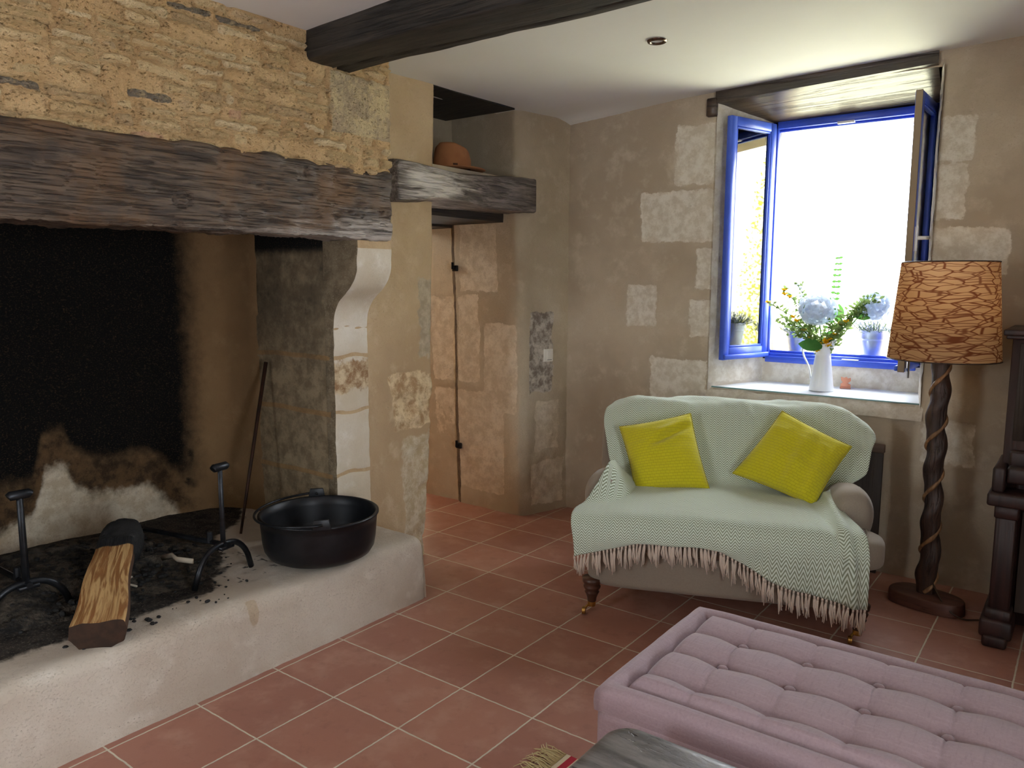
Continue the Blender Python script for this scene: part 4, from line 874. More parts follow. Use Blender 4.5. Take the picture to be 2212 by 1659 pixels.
def cushion(label, C4, T, seed, base, fold):
    """pillow through four corners (TL, TR, BR, BL) in sofa axes"""
    c, sn = math.cos(SA), math.sin(SA)
    t = thing('cushion', label, 'cushion', (SO[0] + base[0] * c - base[1] * sn, SO[1] + base[0] * sn + base[1] * c, base[2]), SA, 'yellow quilted cushions on the sofa')
    C4 = np.array(C4, float) - np.array(base); n = 60; a = np.linspace(-1, 1, n); A, B = np.meshgrid(a, a, indexing='ij')
    s = .5 * (A + 1)[..., None]; r = .5 * (B + 1)[..., None]
    mid = (C4[0] * (1 - s) + C4[1] * s) * r + (C4[3] * (1 - s) + C4[2] * s) * (1 - r)
    nr = np.cross(C4[1] - C4[3], C4[0] - C4[2]); nr /= np.linalg.norm(nr)
    if nr[1] > 0: nr = -nr
    pinch = .045; ctr = C4.mean(0); k = (1 - pinch * ((1 - A ** 2) * B ** 2 + (1 - B ** 2) * A ** 2))[..., None]; mid = ctr + (mid - ctr) * k
    h = T * ((1 - np.abs(A) ** 2.4) * (1 - np.abs(B) ** 2.4)) ** .52
    wr = .010 * fbm(np.stack([A * 1.2 + B * .4, B * 3.2, A * 0], -1), 1.3, 3, seed) * (h / T) + fold(A, B) * (h / T)
    e = (1 - np.clip(np.maximum(np.abs(A), np.abs(B)), 0, 1) ** 10)
    F = mid + nr * ((h + wr) * 1)[..., None] ; Bk = mid - nr * (h * .8)[..., None]
    V = np.concatenate([F.reshape(-1, 3), Bk.reshape(-1, 3)]); id = np.arange(n * n).reshape(n, n)
    Q = np.stack([id[:-1, :-1], id[1:, :-1], id[1:, 1:], id[:-1, 1:]], -1).reshape(-1, 4)
    uv = np.stack([s[..., 0], r[..., 0]], -1).reshape(-1, 2)
    me = pymesh('pillow', V, np.concatenate([Q, Q[:, ::-1] + n * n]), np.concatenate([uv, uv]))
    bm = bmesh.new(); bm.from_mesh(me); bmesh.ops.remove_doubles(bm, verts=bm.verts, dist=.0004); bmesh.ops.recalc_face_normals(bm, faces=bm.faces); bm.to_mesh(me); bm.free()
    put('cover', me, M['yellow_quilt'], t)
    sm = MB(); ed = [mid[i, 0] for i in range(n)] + [mid[-1, j] for j in range(1, n)] + [mid[i, -1] for i in range(n - 2, -1, -1)] + [mid[0, j] for j in range(n - 2, 0, -1)]
    sm.tube(ed + ed[:1], .003, 5, caps=False); sm.build('seam', M['yellow_quilt'], t, smooth=True)
build_sofa(); build_throw()
g = lambda x, m, w: np.exp(-((x - m) / w) ** 2)
cushion('yellow quilted square cushion, left of the two on the sofa, its top corner folded', [(-.517, .50, .787), (-.168, .53, .868), (-.062, .36, .531), (-.412, .34, .500)], .076, 211, (-.29, .43, .52),
        lambda A, B: -.032 * g(B - .42 - .35 * (A - .2), 0, .10) * sst(-.5, .1, A) + .022 * g(B - .62 - .3 * (A - .2), 0, .12) * sst(-.3, .3, A))
cushion('yellow quilted cushion, right of the two on the sofa, standing on one corner', [(.265, .54, .898), (.571, .44, .760), (.398, .27, .508), (.043, .42, .603)], .074, 223, (.32, .40, .52),
        lambda A, B: .011 * np.sin((A * .75 + B * .0 - A * B * .15) * 15 + 2 * B) * sst(-.9, .2, A) - .02 * g(A - .75 + .2 * B, 0, .12) * sst(-.2, .5, B))

# ------------------------------------------------------------------ tufted bench
def build_bench():
    b = thing('tufted_bench', 'long lilac buttoned bench with raised padded rim, at the lower right corner', 'bench', (1.458, -.705, .0))
    Lx, Ly, H = 1.44, .672, .448; bx, by = .215, .32; dx, dy = .1885, .16; Z0 = .405
    xs, ys = lin(.062, Lx - .062, .006), lin(.062, Ly - .062, .006); X, Y = np.meshgrid(xs, ys, indexing='ij')
    x0 = 1.688 - 1.458; y0 = -.226 + .705
    ry = np.abs(np.sin(pi * (Y - y0) / dy)); rx = np.abs(np.sin(pi * (X - x0) / dx))
    inn = (Y > y0 - 2 * dy - .0) & (Y < y0 + 9)
    far, near = np.clip((Y - y0) / dy, 0, 1), np.clip((y0 - dy - Y) / dy, 0, 1)
    h = .046 * (1 - (1 - ry ** .62) * (1 - .42 * rx ** 1.2)) * (.88 + .12 * rx ** .5)
    edge = np.minimum(np.minimum(X - xs[0], xs[-1] - X), np.minimum(Y - ys[0], ys[-1] - Y))
    h = h * np.clip(edge / .03, 0, 1) ** .55
    nb = np.hypot((X - x0 + dx / 2) % dx - dx / 2, np.minimum(np.abs(Y - y0), np.abs(Y - y0 + dy)))
    h = h - .014 * np.exp(-(nb / .022) ** 2) - .004 * np.exp(-(((X - x0 + dx / 2) % dx - dx / 2) / .0035) ** 2)
    P = np.stack([X, Y, Z0 + .006 + h], -1); P[..., 2] += .0012 * fbm(P, 20, 3, 231)
    put('tufted_pad', grid_mesh('pad', P), M['bench_linen'], b)
    for i in range(7):
        for j in range(2):
            c = MB(); c.ball((x0 + dx * i, y0 - dy * j, Z0 + .021), .0155, 12, 7, (1, 1, .62)); c.build('button', M['bench_linen'], b, smooth=True)
    # padded rim mitred at the corners, then the box below
    prof = [(.0, .37), (-.002, .395), (.0, .425), (.010, .441), (.026, .4475), (.044, .444), (.058, .432), (.066, .412), (.068, .395)]
    q, _ = resample(np.array(prof), .006); q = smoothpath(q, 2)
    loop = [(0, 0, 1, 1), (Lx, 0, -1, 1), (Lx, Ly, -1, -1), (0, Ly, 1, -1)]
    R = np.zeros((4 * 40, len(q), 3)); k = 0
    for a in range(4):
        A, B = loop[a], loop[(a + 1) % 4]
        for i in range(40):
            t = i / 40
            for j, (o, z) in enumerate(q):
                pa = np.array([A[0] + A[2] * o, A[1] + A[3] * o]); pb = np.array([B[0] + B[2] * o, B[1] + B[3] * o]); p = pa + (pb - pa) * t; cn = min(t, 1 - t) * 40
                R[k, j] = (*p, z - .004 * math.exp(-cn ** 2 / 2) * (o > .004))
            k += 1
    R[..., 2] += .002 * fbm(R, 7, 3, 233)
    put('lid_rim', grid_mesh('rim', R, close_u=True, flip=True), M['bench_linen'], b)
    me = superbox((Lx / 2, Ly / 2, .20), (Lx / 2 + .005, Ly / 2 + .005, .180), 26, 18); put('body', me, M['bench_linen'], b)
    for x in (.06, Lx - .06):
        for y in (.06, Ly - .06): l = MB(); l.lathe([(.018, .008), (.024, .04)], 14, (x, y, 0)); l.build('foot', M['leg_wood'], b)
build_bench()

# ------------------------------------------------------------------ worn low table in the foreground
def build_table():
    t = thing('coffee_table', 'worn grey wooden low table with rounded corner at the bottom edge', 'table', (1.60, -1.55, 0))
    W, D, H = 1.1, .722, .452
    b = bmesh.new()
    def outline(ins, r=.07, n=10):
        o = []
        for cx, cy, a0 in ((W - r, D - r, 0), (r, D - r, 90), (r, r, 180), (W - r, r, 270)):
            for i in range(n + 1): an = math.radians(a0 + 90 * i / n); o.append((cx + (r - ins) * math.cos(an), cy + (r - ins) * math.sin(an)))
        return o
    rings = []
    for ins, z in ((.006, .405), (.0, .412), (.0, .436), (.004, .446), (.012, .4515), (.03, .452)): rings.append([(x, y, z) for x, y in outline(ins)])
    V = [p for r in rings for p in r]; n = len(rings[0]); F = [(i * n + k, i * n + (k + 1) % n, (i + 1) * n + (k + 1) % n, (i + 1) * n + k) for i in range(len(rings) - 1) for k in range(n)]
    F += [tuple(range(n))[::-1], tuple((len(rings) - 1) * n + k for k in range(n))]
    m = MB(); m.add(V, F); b.free(); o = m.build('table_top', M['table_top'], t, smooth=True, sharp=.9)
    for x in (.09, W - .09):
        for y in (.09, D - .09): l = MB(); l.tube([(x, y, .006), (x, y, .41)], [.030, .034], 4); l.build('leg', M['table_wood'], t, bevel=.004, seg=1)
    for q in ((.09, W - .09, .075, .10), (.09, W - .09, D - .10, D - .075)): l = MB(); l.box(q[0], q[1], q[2], q[3], .33, .405); l.build('apron', M['table_wood'], t)
t = NT('table_top'); v = t.tc(); sx_ = t.mapping(v, (2.2, 11, 11)); g_ = t.noise(sx_, 2.2, 8, .6, .5); ck = t.noise(t.mapping(v, (9, 60, 9), (4, 1, 0), (0, 0, .12)), 1, 4, .6, 1.2); dn = t.noise(v, 38, 4, .6)
cm = t.mix(t.step(g_, .35, .65), srgb(78, 73, 70), srgb(124, 119, 116)); crk = t.math('MULTIPLY', t.step(ck, .60, .68), t.step(t.noise(v, 9), .42, .56)); cm = t.mix(crk, cm, srgb(40, 34, 30))
cm = t.mix(t.math('MULTIPLY', t.step(t.noise(v, 5, 5), .5, .7), .5), cm, srgb(112, 92, 76))
t.bsdf(Base_Color=cm, Roughness=.33, Normal=t.bump(t.math('SUBTRACT', t.math('ADD', t.math('MULTIPLY', g_, .5), t.math('MULTIPLY', dn, .5)), crk), .45, .005)); M['table_top'] = t.m
build_table()
def build_rug():
    r = thing('rug', 'red striped cream rug with knotted fringe, mostly under the table and bench', 'rug', (1.20, -.44, 0), -.02)
    X, Y = np.meshgrid(lin(0, 1.6, .02), lin(-1.6, 0, .02), indexing='ij'); P = np.stack([X, Y, .006 + .0015 * vn(np.stack([X * 9, Y * 9, X * 0], -1), 3)], -1)
    o = put('pile', grid_mesh('rug', P), M['rug_wool'], r)
    b = MB(); rr = random.Random(9)
    for k in range(420):
        y = -1.6 * k / 420 - .004; L = rr.uniform(.05, .095); pts = [(.004, y, .006), (-L * .35, y + rr.uniform(-.006, .006), rr.uniform(.006, .016)), (-L * .75, y + rr.uniform(-.012, .014), rr.uniform(.004, .016)), (-L, y + rr.uniform(-.022, .022), rr.uniform(.003, .010))]
        b.tube(pts, [.0022, .0024, .0022, .0012], 4)
    tag(b.build('fringe', M['rug_fringe'], r, smooth=True), kind='stuff')
build_rug()
# ------------------------------------------------------------------ floor lamp, piano, panel
def build_lamp():
    l = thing('floor_lamp', 'floor lamp with brown veined paper shade on a twisted driftwood pole beside the sofa', 'lamp', (1.905, 1.60, 0))
    b = MB(); n = 48; top, bot = [], []
    for i in range(n):
        a = 2 * pi * i / n; x, y = .168 * math.cos(a), .105 * math.sin(a); x += .012 * math.cos(2 * a + .5); y += .008 * math.sin(3 * a); c, s = math.cos(-.22), math.sin(-.22); x, y = x * c - y * s, x * s + y * c
        bot.append((x + .0, y - .01, 0)); top.append((x * .97, y * .97 - .01, .060))
    b.V = bot + top; b.F = [tuple(range(n))[::-1], tuple(range(n, 2 * n))] + [(i, (i + 1) % n, n + (i + 1) % n, n + i) for i in range(n)]; b.build('base', M['slab_wood'], l, smooth=True, bevel=.006)
    # twisted pole
    nz, na = 150, 32; P = np.zeros((na, nz, 3)); z = np.linspace(.05, 1.26, nz)
    for i in range(na):
        a = 2 * pi * i / na; ph = a - z * 25.0
        r = .042 + .002 * np.sin(z * 9) - .003 * (z / 1.2) + .006 * np.cos(ph) + .003 * np.cos(2 * ph + 1)
        P[i, :, 0] = r * np.cos(a) + .004 * np.sin(z * 5.2) ; P[i, :, 1] = r * np.sin(a) + .003 * np.cos(z * 4.1); P[i, :, 2] = z
    P[..., :2] += (.003 * fbm(P, 14, 3, 241))[..., None]
    put('pole', grid_mesh('pole', P, close_u=True), M['lamp_wood'], l)
    b = MB(); pts = []; rs = []
    for k in range(260):
        zz = .07 + 1.14 * k / 259; a = zz * 25.0 + 2.9; r = .0365 + .002 * math.sin(zz * 9) - .003 * zz / 1.2
        pts.append((r * math.cos(a) + .004 * math.sin(zz * 5.2), r * math.sin(a) + .003 * math.cos(zz * 4.1), zz)); rs.append(.0095 + .0015 * math.sin(k * .45))
    b.tube(pts, rs, 8); b.build('vine', M['lamp_vine'], l, smooth=True)
    # shade
    nz, na = 24, 96; P = np.zeros((na + 1, nz, 3)); UV = np.zeros((na + 1, nz, 2)); zz = np.linspace(1.172, 1.610, nz)
    for i in range(na + 1):
        a = 2 * pi * i / na
        for j, z in enumerate(zz): t = (z - zz[0]) / (zz[-1] - zz[0]); r = .232 + (.196 - .232) * t; P[i, j] = (r * math.cos(a), r * math.sin(a), z); UV[i, j] = (a / (2 * pi) * 1.4, z)
    put('shade', grid_mesh('shade', P, uv=UV), M['shade_paper'], l)
    for r, z in ((.232, 1.172), (.196, 1.610)): b = MB(); b.tube([(r * math.cos(2 * pi * i / 64), r * math.sin(2 * pi * i / 64), z) for i in range(65)], .0028, 6, caps=False); b.build('shade_ring', M['lamp_wood'], l, smooth=True)
    b = MB()
    for k in range(3): a = 2 * pi * k / 3; b.tube([(0, 0, 1.50), (.203 * math.cos(a), .203 * math.sin(a), 1.54)], .002, 5)
    b.tube([(0, 0, 1.25), (0, 0, 1.34)], .018, 10); b.tube([(0, 0, 1.30), (0, 0, 1.52)], .003, 5); b.build('shade_carrier', M['brass'], l)
    b = MB(); b.lathe([(.012, 1.33), (.014, 1.35), (.030, 1.39), (.033, 1.41), (.026, 1.435), (.004, 1.446)], 20); b.build('bulb', M['bulb_glow'], l, smooth=True)
    b = MB(); c = [(.03, -.02, .12), (.055, -.05, .085), (.11, -.11, .035), (.17, -.12, .008), (.23, -.06, .006), (.31, -.02, .006), (.42, .08, .006)]; q, _ = resample(smoothpath(resample(np.array(c), .02)[0], 3), .012); b.tube(q, .004, 6); b.build('power_cord', M['cable'], l, smooth=True)
def build_piano():
    p = thing('upright_piano', 'dark mahogany upright piano standing against the wall at the right edge', 'piano', (2.17, 1.34, 0))
    X = 1.45; b = MB(); b.box(.01, X, .10, .53, .06, 1.30); b.build('case', M['piano_wood'], p, bevel=.004, seg=1)
    b = MB(); b.box(-.022, X + .02, .07, .545, 1.30, 1.325); b.box(-.012, X, .082, .54, 1.285, 1.302); b.build('lid', M['piano_wood'], p, bevel=.005)
    b = MB(); b.box(-.012, .035, -.02, .30, .65, .76); b.build('key_block', M['piano_wood'], p, bevel=.012); b = MB(); b.box(X - .035, X, -.02, .30, .65, .76); b.build('key_block', M['piano_wood'], p, bevel=.012)
    b = MB(); b.box(-.022, X + .01, -.055, .30, .60, .655); b.build('key_bed', M['piano_wood'], p, bevel=.010)
    b = MB(); b.box(.036, X - .036, -.0, .09, .69, .76); b.box(.036, X - .036, .06, .11, .74, .82); b.build('fall_board', M['piano_wood'], p, bevel=.012)
    b = MB(); b.box(.04, X - .04, .085, .105, .86, 1.27); b.build('front_panel', M['panel_wood'], p, bevel=.003, seg=1)
    for x in (.012, X - .08):
        b = MB(); b.box(x, x + .075, -.02, .06, .12, .60); b.box(x - .012, x + .085, -.032, .07, .10, .155); b.box(x - .006, x + .08, -.028, .066, .545, .60); b.build('leg', M['piano_wood'], p, bevel=.006, seg=1)
        b = MB(); b.box(x - .025, x + .095, -.06, .40, .035, .115); b.box(x - .01, x + .08, -.075, .39, .0, .05); b.build('toe_block', M['piano_wood'], p, bevel=.012)
    b = MB(); b.box(.10, X - .1, .085, .10, .12, .56); b.build('lower_panel', M['panel_wood'], p)
def build_panel():
    p = thing('wooden_panel', 'dark brown flat panel with pale top rail, behind the sofa against the wall', 'panel', (1.50, 1.875, 0), 0)
    b = MB(); b.box(-.28, .128, .006, .024, .0, .655); b.build('board', M['panel_wood'], p, bevel=.003, seg=1)
    b = MB(); b.box(-.285, .133, .002, .028, .645, .69); b.build('top_rail', M['top_rail'], p, bevel=.004, seg=1)
wood('top_rail', srgb(84, 66, 54), srgb(104, 84, 70), srgb(92, 74, 62), 0)
build_lamp(); build_piano(); build_panel()

# ------------------------------------------------------------------ flowers on the sill
SILL = .918
def build_jug():
    j = thing('enamel_jug', 'tall white enamel jug with curled handle holding flowers on the window sill', 'jug', (1.243, 2.10, .916), 0)
    n = 56; prof = [(.0, .004), (.064, .004), (.0665, .0), (.0665, .006), (.060, .05), (.052, .11), (.0455, .165), (.0415, .196), (.041, .202), (.044, .214), (.052, .238), (.060, .262), (.0612, .264), (.0585, .262), (.050, .238), (.041, .21), (.039, .196)]
    P = np.zeros((n, len(prof), 3))
    for i in range(n):
        a = 2 * pi * i / n
        for k, (r, z) in enumerate(prof):
            sp = max(0, (z - .205) / .06); x = r * math.cos(a); rr = r * (1 + .22 * sp * max(0, math.cos(a)) ** 4); P[i, k] = (rr * math.cos(a), r * math.sin(a), z + .030 * sp * max(0, math.cos(a)) ** 2 - .012 * sp * max(0, -math.cos(a)))
    put('body', grid_mesh('jug', P, close_u=True), M['enamel'], j)
    b = MB(); c = np.array([(-.046, 0, .236), (-.068, 0, .262), (-.098, 0, .258), (-.114, 0, .228), (-.106, 0, .19), (-.085, 0, .155), (-.070, 0, .12), (-.064, 0, .085), (-.060, 0, .060)]); q = smoothpath(resample(c, .006)[0], 4); b.tube(q, .0045, 8, sx=2.2, up=(0, 1, 0)); b.build('handle', M['enamel'], j, smooth=True)
J = Vector((1.243, 2.10, 1.13))
def stem_path(tip, bow=.25):
    tip = Vector(tip); mid = (J + tip) * .5 + Vector((0, 0, (tip - J).length * bow * .5)); return [J + Vector(((tip.x - J.x) * .06, (tip.y - J.y) * .06, -.10)), J + Vector(((tip.x - J.x) * .14, (tip.y - J.y) * .14, .04)), mid, tip]
def curve(pts, step=.008): return smoothpath(resample(np.array([tuple(p) for p in pts]), step)[0], 6)
def rel(path, base): return [Vector(p) - base for p in path]
def sprig(tip, label, rr, yellow=True, leafy=1.0, mat='leaf_grey', heads=None, lw=.014):
    q = curve(stem_path(tip)); base = Vector(q[0]); t = thing('flower_sprig', label, 'flower', base, 0, 'sprigs in the white jug'); q = rel(q, base)
    b = MB(); b.tube(q, [.0022] * (len(q) - 4) + [.0018, .0016, .0014, .001], 5); lv = MB(); fl = MB(); nf = 0
    L = len(q)
    for i in range(int(L * .30), L, 1):
        f = i / L
        for _ in range(int(1.6 * leafy + rr.random() * 1.6)):
            d = Vector((rr.uniform(-1, 1), rr.uniform(-1, 1), rr.uniform(-.2, 1))); s = rr.uniform(.018, .036)
            off = Vector((rr.uniform(-1, 1), rr.uniform(-.8, .8), rr.uniform(-.6, .9))) * .026 * (.6 + .4 * leafy)
            e = q[i] + off; b.tube([q[i], e], .0008, 4, caps=False); lv.leaf(e, d, s, lw * rr.uniform(.8, 1.3), (rr.uniform(-1, 1), -1.2, rr.uniform(0, 1)), .2, .2, 3)
    hs = heads if heads is not None else [(len(q) - 1, .0), (len(q) - 5, .016), (len(q) - 9, .018)]
    for (i, o) in hs:
        i = max(2, min(L - 1, i)); c = q[i] + Vector((rr.uniform(-o, o), -.022 - rr.uniform(0, o), rr.uniform(-o * .5, o))) * (1 if o else 0.001)
        c = q[i] if not o else c; b.tube([q[max(0, i - 3)], c], .0009, 4, caps=False)
        R = rr.uniform(.012, .018)
        for k in range(9):
            a = 2 * pi * k / 9 + rr.random() * .3; fl.leaf(c, (math.cos(a), math.sin(a) - .5, .55 if k % 2 else .15), R * 1.35, R * 1.0, (0, -.4, 1), .1, .25, 3)
        fl.ball(c, R * .45, 8, 5)
    b.build('stem', M['leaf_green'], t); lv.build('leaves', M[mat], t)
    if fl.V: fl.build('blossoms', M['yellow_petal' if yellow else 'petal_pale'], t, smooth=True)
def hydrangea(c, R, label, rr, leaves, vs=1.0):
    q = curve([J + Vector((0, 0, -.1)), J + Vector(((c[0] - J.x) * .2, (c[1] - J.y) * .2, .04)), Vector(c) - Vector(((c[0] - J.x) * .3, 0, R * .7)), Vector(c)]); base = Vector(q[0]); t = thing('hydrangea', label, 'flower', base, 0, 'hydrangeas in the white jug'); q = rel(q, base); C = Vector(c) - base
    b = MB(); b.tube(q, .0035, 6); b.build('stem', M['leaf_green'], t)
    h = MB(); N = 165
    for k in range(N):
        zc = 1 - 2 * (k + .5) / N; a = k * 2.39996; r = math.sqrt(1 - zc * zc); n = Vector((r * math.cos(a), r * math.sin(a), zc * .9)); rad = R * rr.uniform(.74, 1.12); p = C + Vector((n.x, n.y, n.z * vs)) * rad
        u = n.orthogonal().normalized(); w = n.cross(u); sz = R * .31
        for m in range(4): an = pi / 2 * m + k; d = (u * math.cos(an) + w * math.sin(an)) + n * rr.uniform(.1, .7); h.leaf(p, d, sz, sz * .95, n, .15, .15, 2)
    h.ball(C, R * .35, 16, 10, (1, 1, .95 * vs)); h.build('flower_head', M['petal_pale'], t, smooth=True)
    for (bp, d, L, W, mt) in leaves: l = MB(); l.leaf(Vector(bp) - base, d, L, W, (0, -1, .5), .25, .12, 8); l.build('leaf', M[mt], t, smooth=True)
def build_flowers():
    build_jug(); rr = random.Random(3)
    hydrangea((1.205, 2.09, 1.372), .092, 'big pale blue hydrangea head in the middle of the jug bouquet', rr, [((1.255, 2.03, 1.165), (-1, -.25, .22), .125, .075, 'leaf_dark'), ((1.31, 2.12, 1.30), (-.1, .1, 1), .105, .062, 'leaf_green')], .92)
    hydrangea((1.475, 2.17, 1.395), .080, 'pale hydrangea head at the right of the bouquet, partly behind the lampshade', rr, [((1.39, 2.10, 1.345), (1, .1, -.1), .085, .05, 'leaf_green')])
    sprig((.945, 2.03, 1.405), 'yellow button flower sprig reaching far left in front of the window frame', rr, heads=[(99, 0), (40, .02), (38, .022), (30, .016)], leafy=.5)
    sprig((1.02, 2.08, 1.475), 'leafy sprig with yellow buds rising at the upper left of the bouquet', rr, leafy=1.0)
    sprig((1.085, 2.10, 1.505), 'thin pale sprig with small buds just left of the hydrangea head', rr, False, .7)
    sprig((1.015, 2.05, 1.31), 'low leafy sprig with yellow flowers at the left of the bouquet', rr, leafy=1.5, heads=[(22, .02), (16, .024), (14, .02), (20, .02)])
    sprig((1.10, 2.02, 1.24), 'short bushy sprig with yellow flowers low on the left of the jug', rr, leafy=1.7, heads=[(12, .02), (16, .02)])
    sprig((1.288, 2.06, 1.30), 'short sprig with one yellow flower right under the hydrangea head', rr, leafy=1.2, heads=[(20, .01)])
    sprig((1.375, 2.03, 1.285), 'sprig with a big yellow flower cluster at the right of the jug', rr, leafy=1.2, heads=[(18, .012), (20, .016), (17, .018), (22, .012)])
    sprig((1.495, 2.06, 1.435), 'long leafy spike with yellow buds leaning far right', rr, leafy=1.9, heads=[(34, .016), (28, .016), (38, .01)])
    sprig((1.44, 2.08, 1.37), 'leafy spike with small orange yellow buds just below the long right one', rr, leafy=1.8, heads=[(30, .014), (24, .016)])
    # eucalyptus
    q = curve([J + Vector((0, 0, -.1)), J + Vector((.005, 0, .05)), Vector((1.285, 2.12, 1.45)), Vector((1.294, 2.12, 1.66))]); base = Vector(q[0]); t = thing('eucalyptus_sprig', 'tall eucalyptus sprig with paired round leaves above the hydrangea head', 'flower', base, 0, 'sprigs in the white jug'); q = rel(q, base)
    b = MB(); b.tube(q, .0017, 5); b.build('stem', M['leaf_green'], t); lv = MB()
    for i in range(len(q) // 3, len(q), 4):
        f = i / len(q)
        for sg in (-1, 1): lv.leaf(q[i], (sg, rr.uniform(-.3, .3), .1 + rr.uniform(-.1, .3)), .034 * (1.15 - .5 * f), .024 * (1.15 - .5 * f), (rr.uniform(-.3, .3), -1, .55), .15, .05, 4)
    lv.build('leaves', M['leaf_green'], t)
    # terracotta ornament behind the jug
    o = thing('clay_ornament', 'little pink clay leaf shaped ornament on the sill right behind the jug', 'ornament', (1.338, 2.235, .922), .3)
    b = MB(); sh = [(-.026, 0), (.026, 0), (.028, .022), (.010, .030), (.028, .044), (.026, .062), (.012, .056), (.004, .066), (-.008, .060), (-.026, .066), (-.024, .046), (-.014, .034), (-.026, .026)]
    n = len(sh); b.V = [(x, -.008, z) for x, z in sh] + [(x, .008, z) for x, z in sh]; b.F = [tuple(range(n)), tuple(range(n, 2 * n))[::-1]] + [(i, (i + 1) % n, n + (i + 1) % n, n + i) for i in range(n)]
    b.build('leaf_shape', M['clay'], o, bevel=.002, seg=1); b = MB(); b.box(-.028, .028, -.014, .014, -.0, .006); b.build('foot', M['clay'], o)
    # zinc buckets on the outside sill
    for (x, y, lb, s) in ((1.0, 2.45, 'zinc bucket of grey green herb on the outer sill, left behind the jug', 1.2), (1.425, 2.45, 'zinc bucket of lavender on the outer sill, right of the jug', 1.36)):
        k = thing('potted_lavender', lb, 'plant', (x, y, 1.0755), 0, 'zinc buckets with plants on the outer sill')
        b = MB(); b.lathe([(.0, .002), (.044, .0), (.046, .004), (.0585, .082), (.059, .086), (.0605, .088), (.061, .094), (.064, .122), (.066, .125), (.063, .126), (.058, .10), (.05, .08)], 40, cap0=False, cap1=False); k.scale = (s * .98, s * .98, s); b.build('bucket', M['zinc'], k, smooth=True)
        b = MB(); b.lathe([(.0595, .088), (.0635, .090), (.0595, .093)], 40, cap0=False, cap1=False); b.build('hoop', M['zinc'], k, smooth=True)
        lv = MB(); b2 = MB()
        for m in range(150):
            a, r = rr.random() * 2 * pi, math.sqrt(rr.random()); p0 = Vector((.045 * r * math.cos(a), .045 * r * math.sin(a), .11)); p1 = p0 + Vector((.062 * r * math.cos(a), .062 * r * math.sin(a), rr.uniform(.02, .085) * (1.2 - .6 * r)))
            b2.tube([p0, p1], .0008, 4, caps=False)
            for h in range(4): w = p0.lerp(p1, .35 + .65 * h / 3); lv.leaf(w, (rr.uniform(-1, 1), rr.uniform(-1, 1), rr.uniform(0, 1)), .018, .0055, (0, 0, 1), .1, .1, 2)
        b2.lathe([(.0, .108), (.055, .104)], 16, cap0=False, cap1=False); b2.build('stems', M['leaf_grey'], k); lv.build('foliage', M['lavender_leaf'], k)
build_flowers()

# ------------------------------------------------------------------ outside, camera, light
def build_outside():
    X, Y = np.meshgrid(np.linspace(-40, 40, 40), np.linspace(2.56, 80, 40), indexing='ij'); P = np.stack([X, Y, -.25 + .1 * fbm(np.stack([X, Y, 0 * X], -1), .2, 3, 5)], -1)
    struct(put('ground_outside', grid_mesh('ground', P), M['meadow']))
    rr = random.Random(12)
    t = thing('hedge_shrub', 'sunlit yellow green garden shrub outside, seen as a reflection in the left casement pane', 'shrub', (6.3, 7.2, -.25)); t.scale = (1.4, 1.4, 1.85); b = MB(); s = MB()
    for k in range(9000):
        z = rr.uniform(.1, 2.35); r = .75 * math.sqrt(max(.05, 1 - (z / 2.5) ** 2)) * rr.uniform(.55, 1); a = rr.random() * 2 * pi
        b.leaf((r * math.cos(a), r * math.sin(a), z), (rr.uniform(-1, 1), rr.uniform(-1, 1), rr.uniform(-.3, 1)), .04, .024, (rr.uniform(-1, 1), rr.uniform(-1, 1), 1), .1, .1, 2)
    for k in range(7): a = k * .9; s.tube([(0, 0, 0), (.2 * math.cos(a), .2 * math.sin(a), .9), (.4 * math.cos(a), .4 * math.sin(a), 1.9)], [.035, .025, .012], 6)
    b.build('foliage', M['hedge_leaf'], t); s.build('branches', M['leg_wood'], t)
build_outside()
cam = bpy.data.cameras.new('camera'); co = bpy.data.objects.new('camera', cam); COL.objects.link(co); SC.camera = co
cam.sensor_width = 36; cam.lens = 1680.96 / 2212 * 36; cam.clip_start = .02; cam.clip_end = 300
R_, U_, F_ = Vector((.79870824, .6017081, .00353535)), Vector((-.0802071, .10064037, .9916846)), Vector((-.59634886, .79235022, -.12864355))
m = Matrix((R_, U_, -F_)).transposed().to_4x4(); m.translation = Vector((2.46263404, -2.41355264, 1.50973614)); co.matrix_world = m

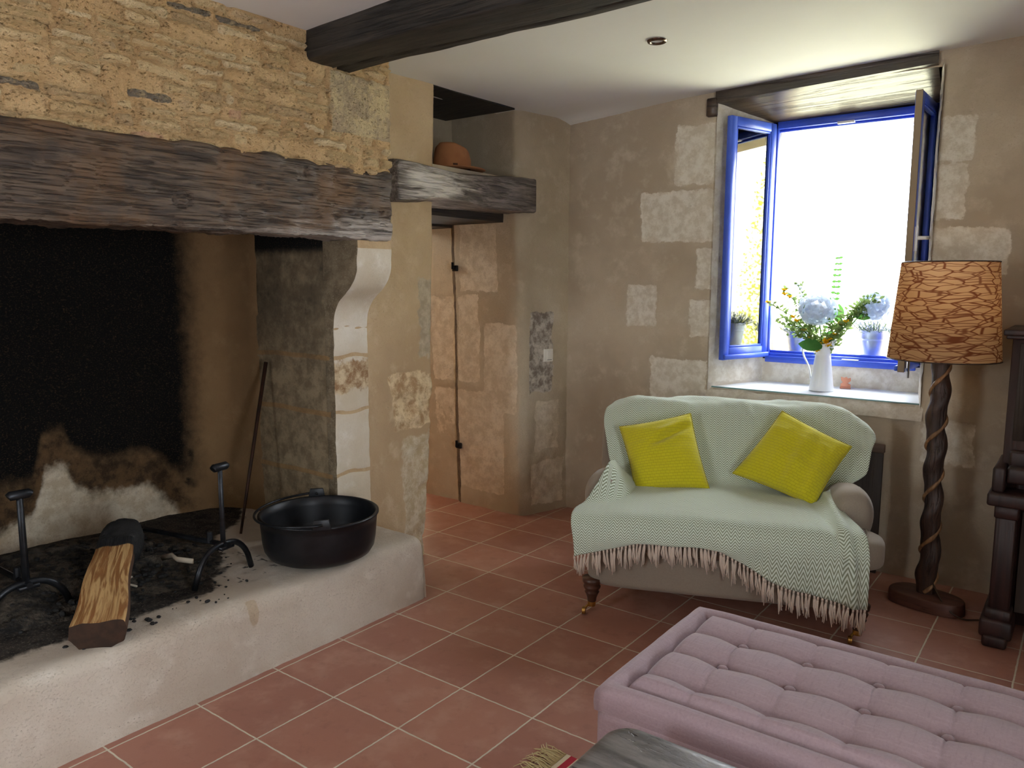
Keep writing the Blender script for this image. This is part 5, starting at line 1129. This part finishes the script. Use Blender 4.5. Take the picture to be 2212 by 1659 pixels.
def build_light():
    w = bpy.data.worlds.new('sky'); SC.world = w; w.use_nodes = True; n = w.node_tree.nodes; n.clear(); bg = n.new('ShaderNodeBackground'); o = n.new('ShaderNodeOutputWorld'); w.node_tree.links.new(bg.outputs[0], o.inputs[0])
    bg.inputs[0].default_value = (.86, .93, 1, 1); bg.inputs[1].default_value = SKY
    def area(name, loc, rot, sx, sy, portal=True, e=0, c=(1, 1, 1)):
        l = bpy.data.lights.new(name, 'AREA'); l.shape = 'RECTANGLE'; l.size = sx; l.size_y = sy; l.energy = e; l.color = c; l.cycles.is_portal = portal
        ob = bpy.data.objects.new(name, l); COL.objects.link(ob); ob.location = loc; ob.rotation_euler = rot; return ob
    area('window_portal', (1.268, 2.60, 1.74), (pi / 2, 0, pi), .84, 1.38)
    area('side_portal', (4.35, (RW[0] + RW[1]) / 2, (RW[2] + RW[3]) / 2), (pi / 2, 0, pi / 2), RW[1] - RW[0], RW[3] - RW[2])
    area('rear_fill_portal', ((RB[0] + RB[1]) / 2, -4.95, (RB[2] + RB[3]) / 2), (pi / 2, 0, 0), RB[1] - RB[0], RB[3] - RB[2])  # portal of the unseen rear opening added as fill
    s = bpy.data.lights.new('sun', 'SUN'); s.energy = SUN; s.angle = .02; s.color = (1, .97, .92); so = bpy.data.objects.new('sun', s); COL.objects.link(so); so.rotation_euler = Vector((-.55, .35, -.76)).to_track_quat('-Z', 'Y').to_euler()
    p = bpy.data.lights.new('hall_lamp', 'POINT'); p.energy = 9; p.color = (1, .98, .90); p.shadow_soft_size = .12; po = bpy.data.objects.new('hall_lamp', p); COL.objects.link(po); po.location = (-2.2, .9, 2.1)
    p = bpy.data.lights.new('bulb_light', 'POINT'); p.energy = .25; p.color = (1, .76, .5); p.shadow_soft_size = .04; po = bpy.data.objects.new('bulb_light', p); COL.objects.link(po); po.location = (1.905, 1.60, 1.47)
SKY, SUN = 9.5, 13.0
build_light()
v = SC.view_settings; SC.display_settings.display_device = 'sRGB'; v.view_transform = 'Standard'; v.look = 'None'; v.exposure = 1.28; v.gamma = 1; v.use_curve_mapping = False
SC.cycles.max_bounces = 8; SC.cycles.diffuse_bounces = 6; SC.cycles.transparent_max_bounces = 12; SC.cycles.sample_clamp_indirect = 6; SC.cycles.caustics_reflective = False; SC.cycles.caustics_refractive = False
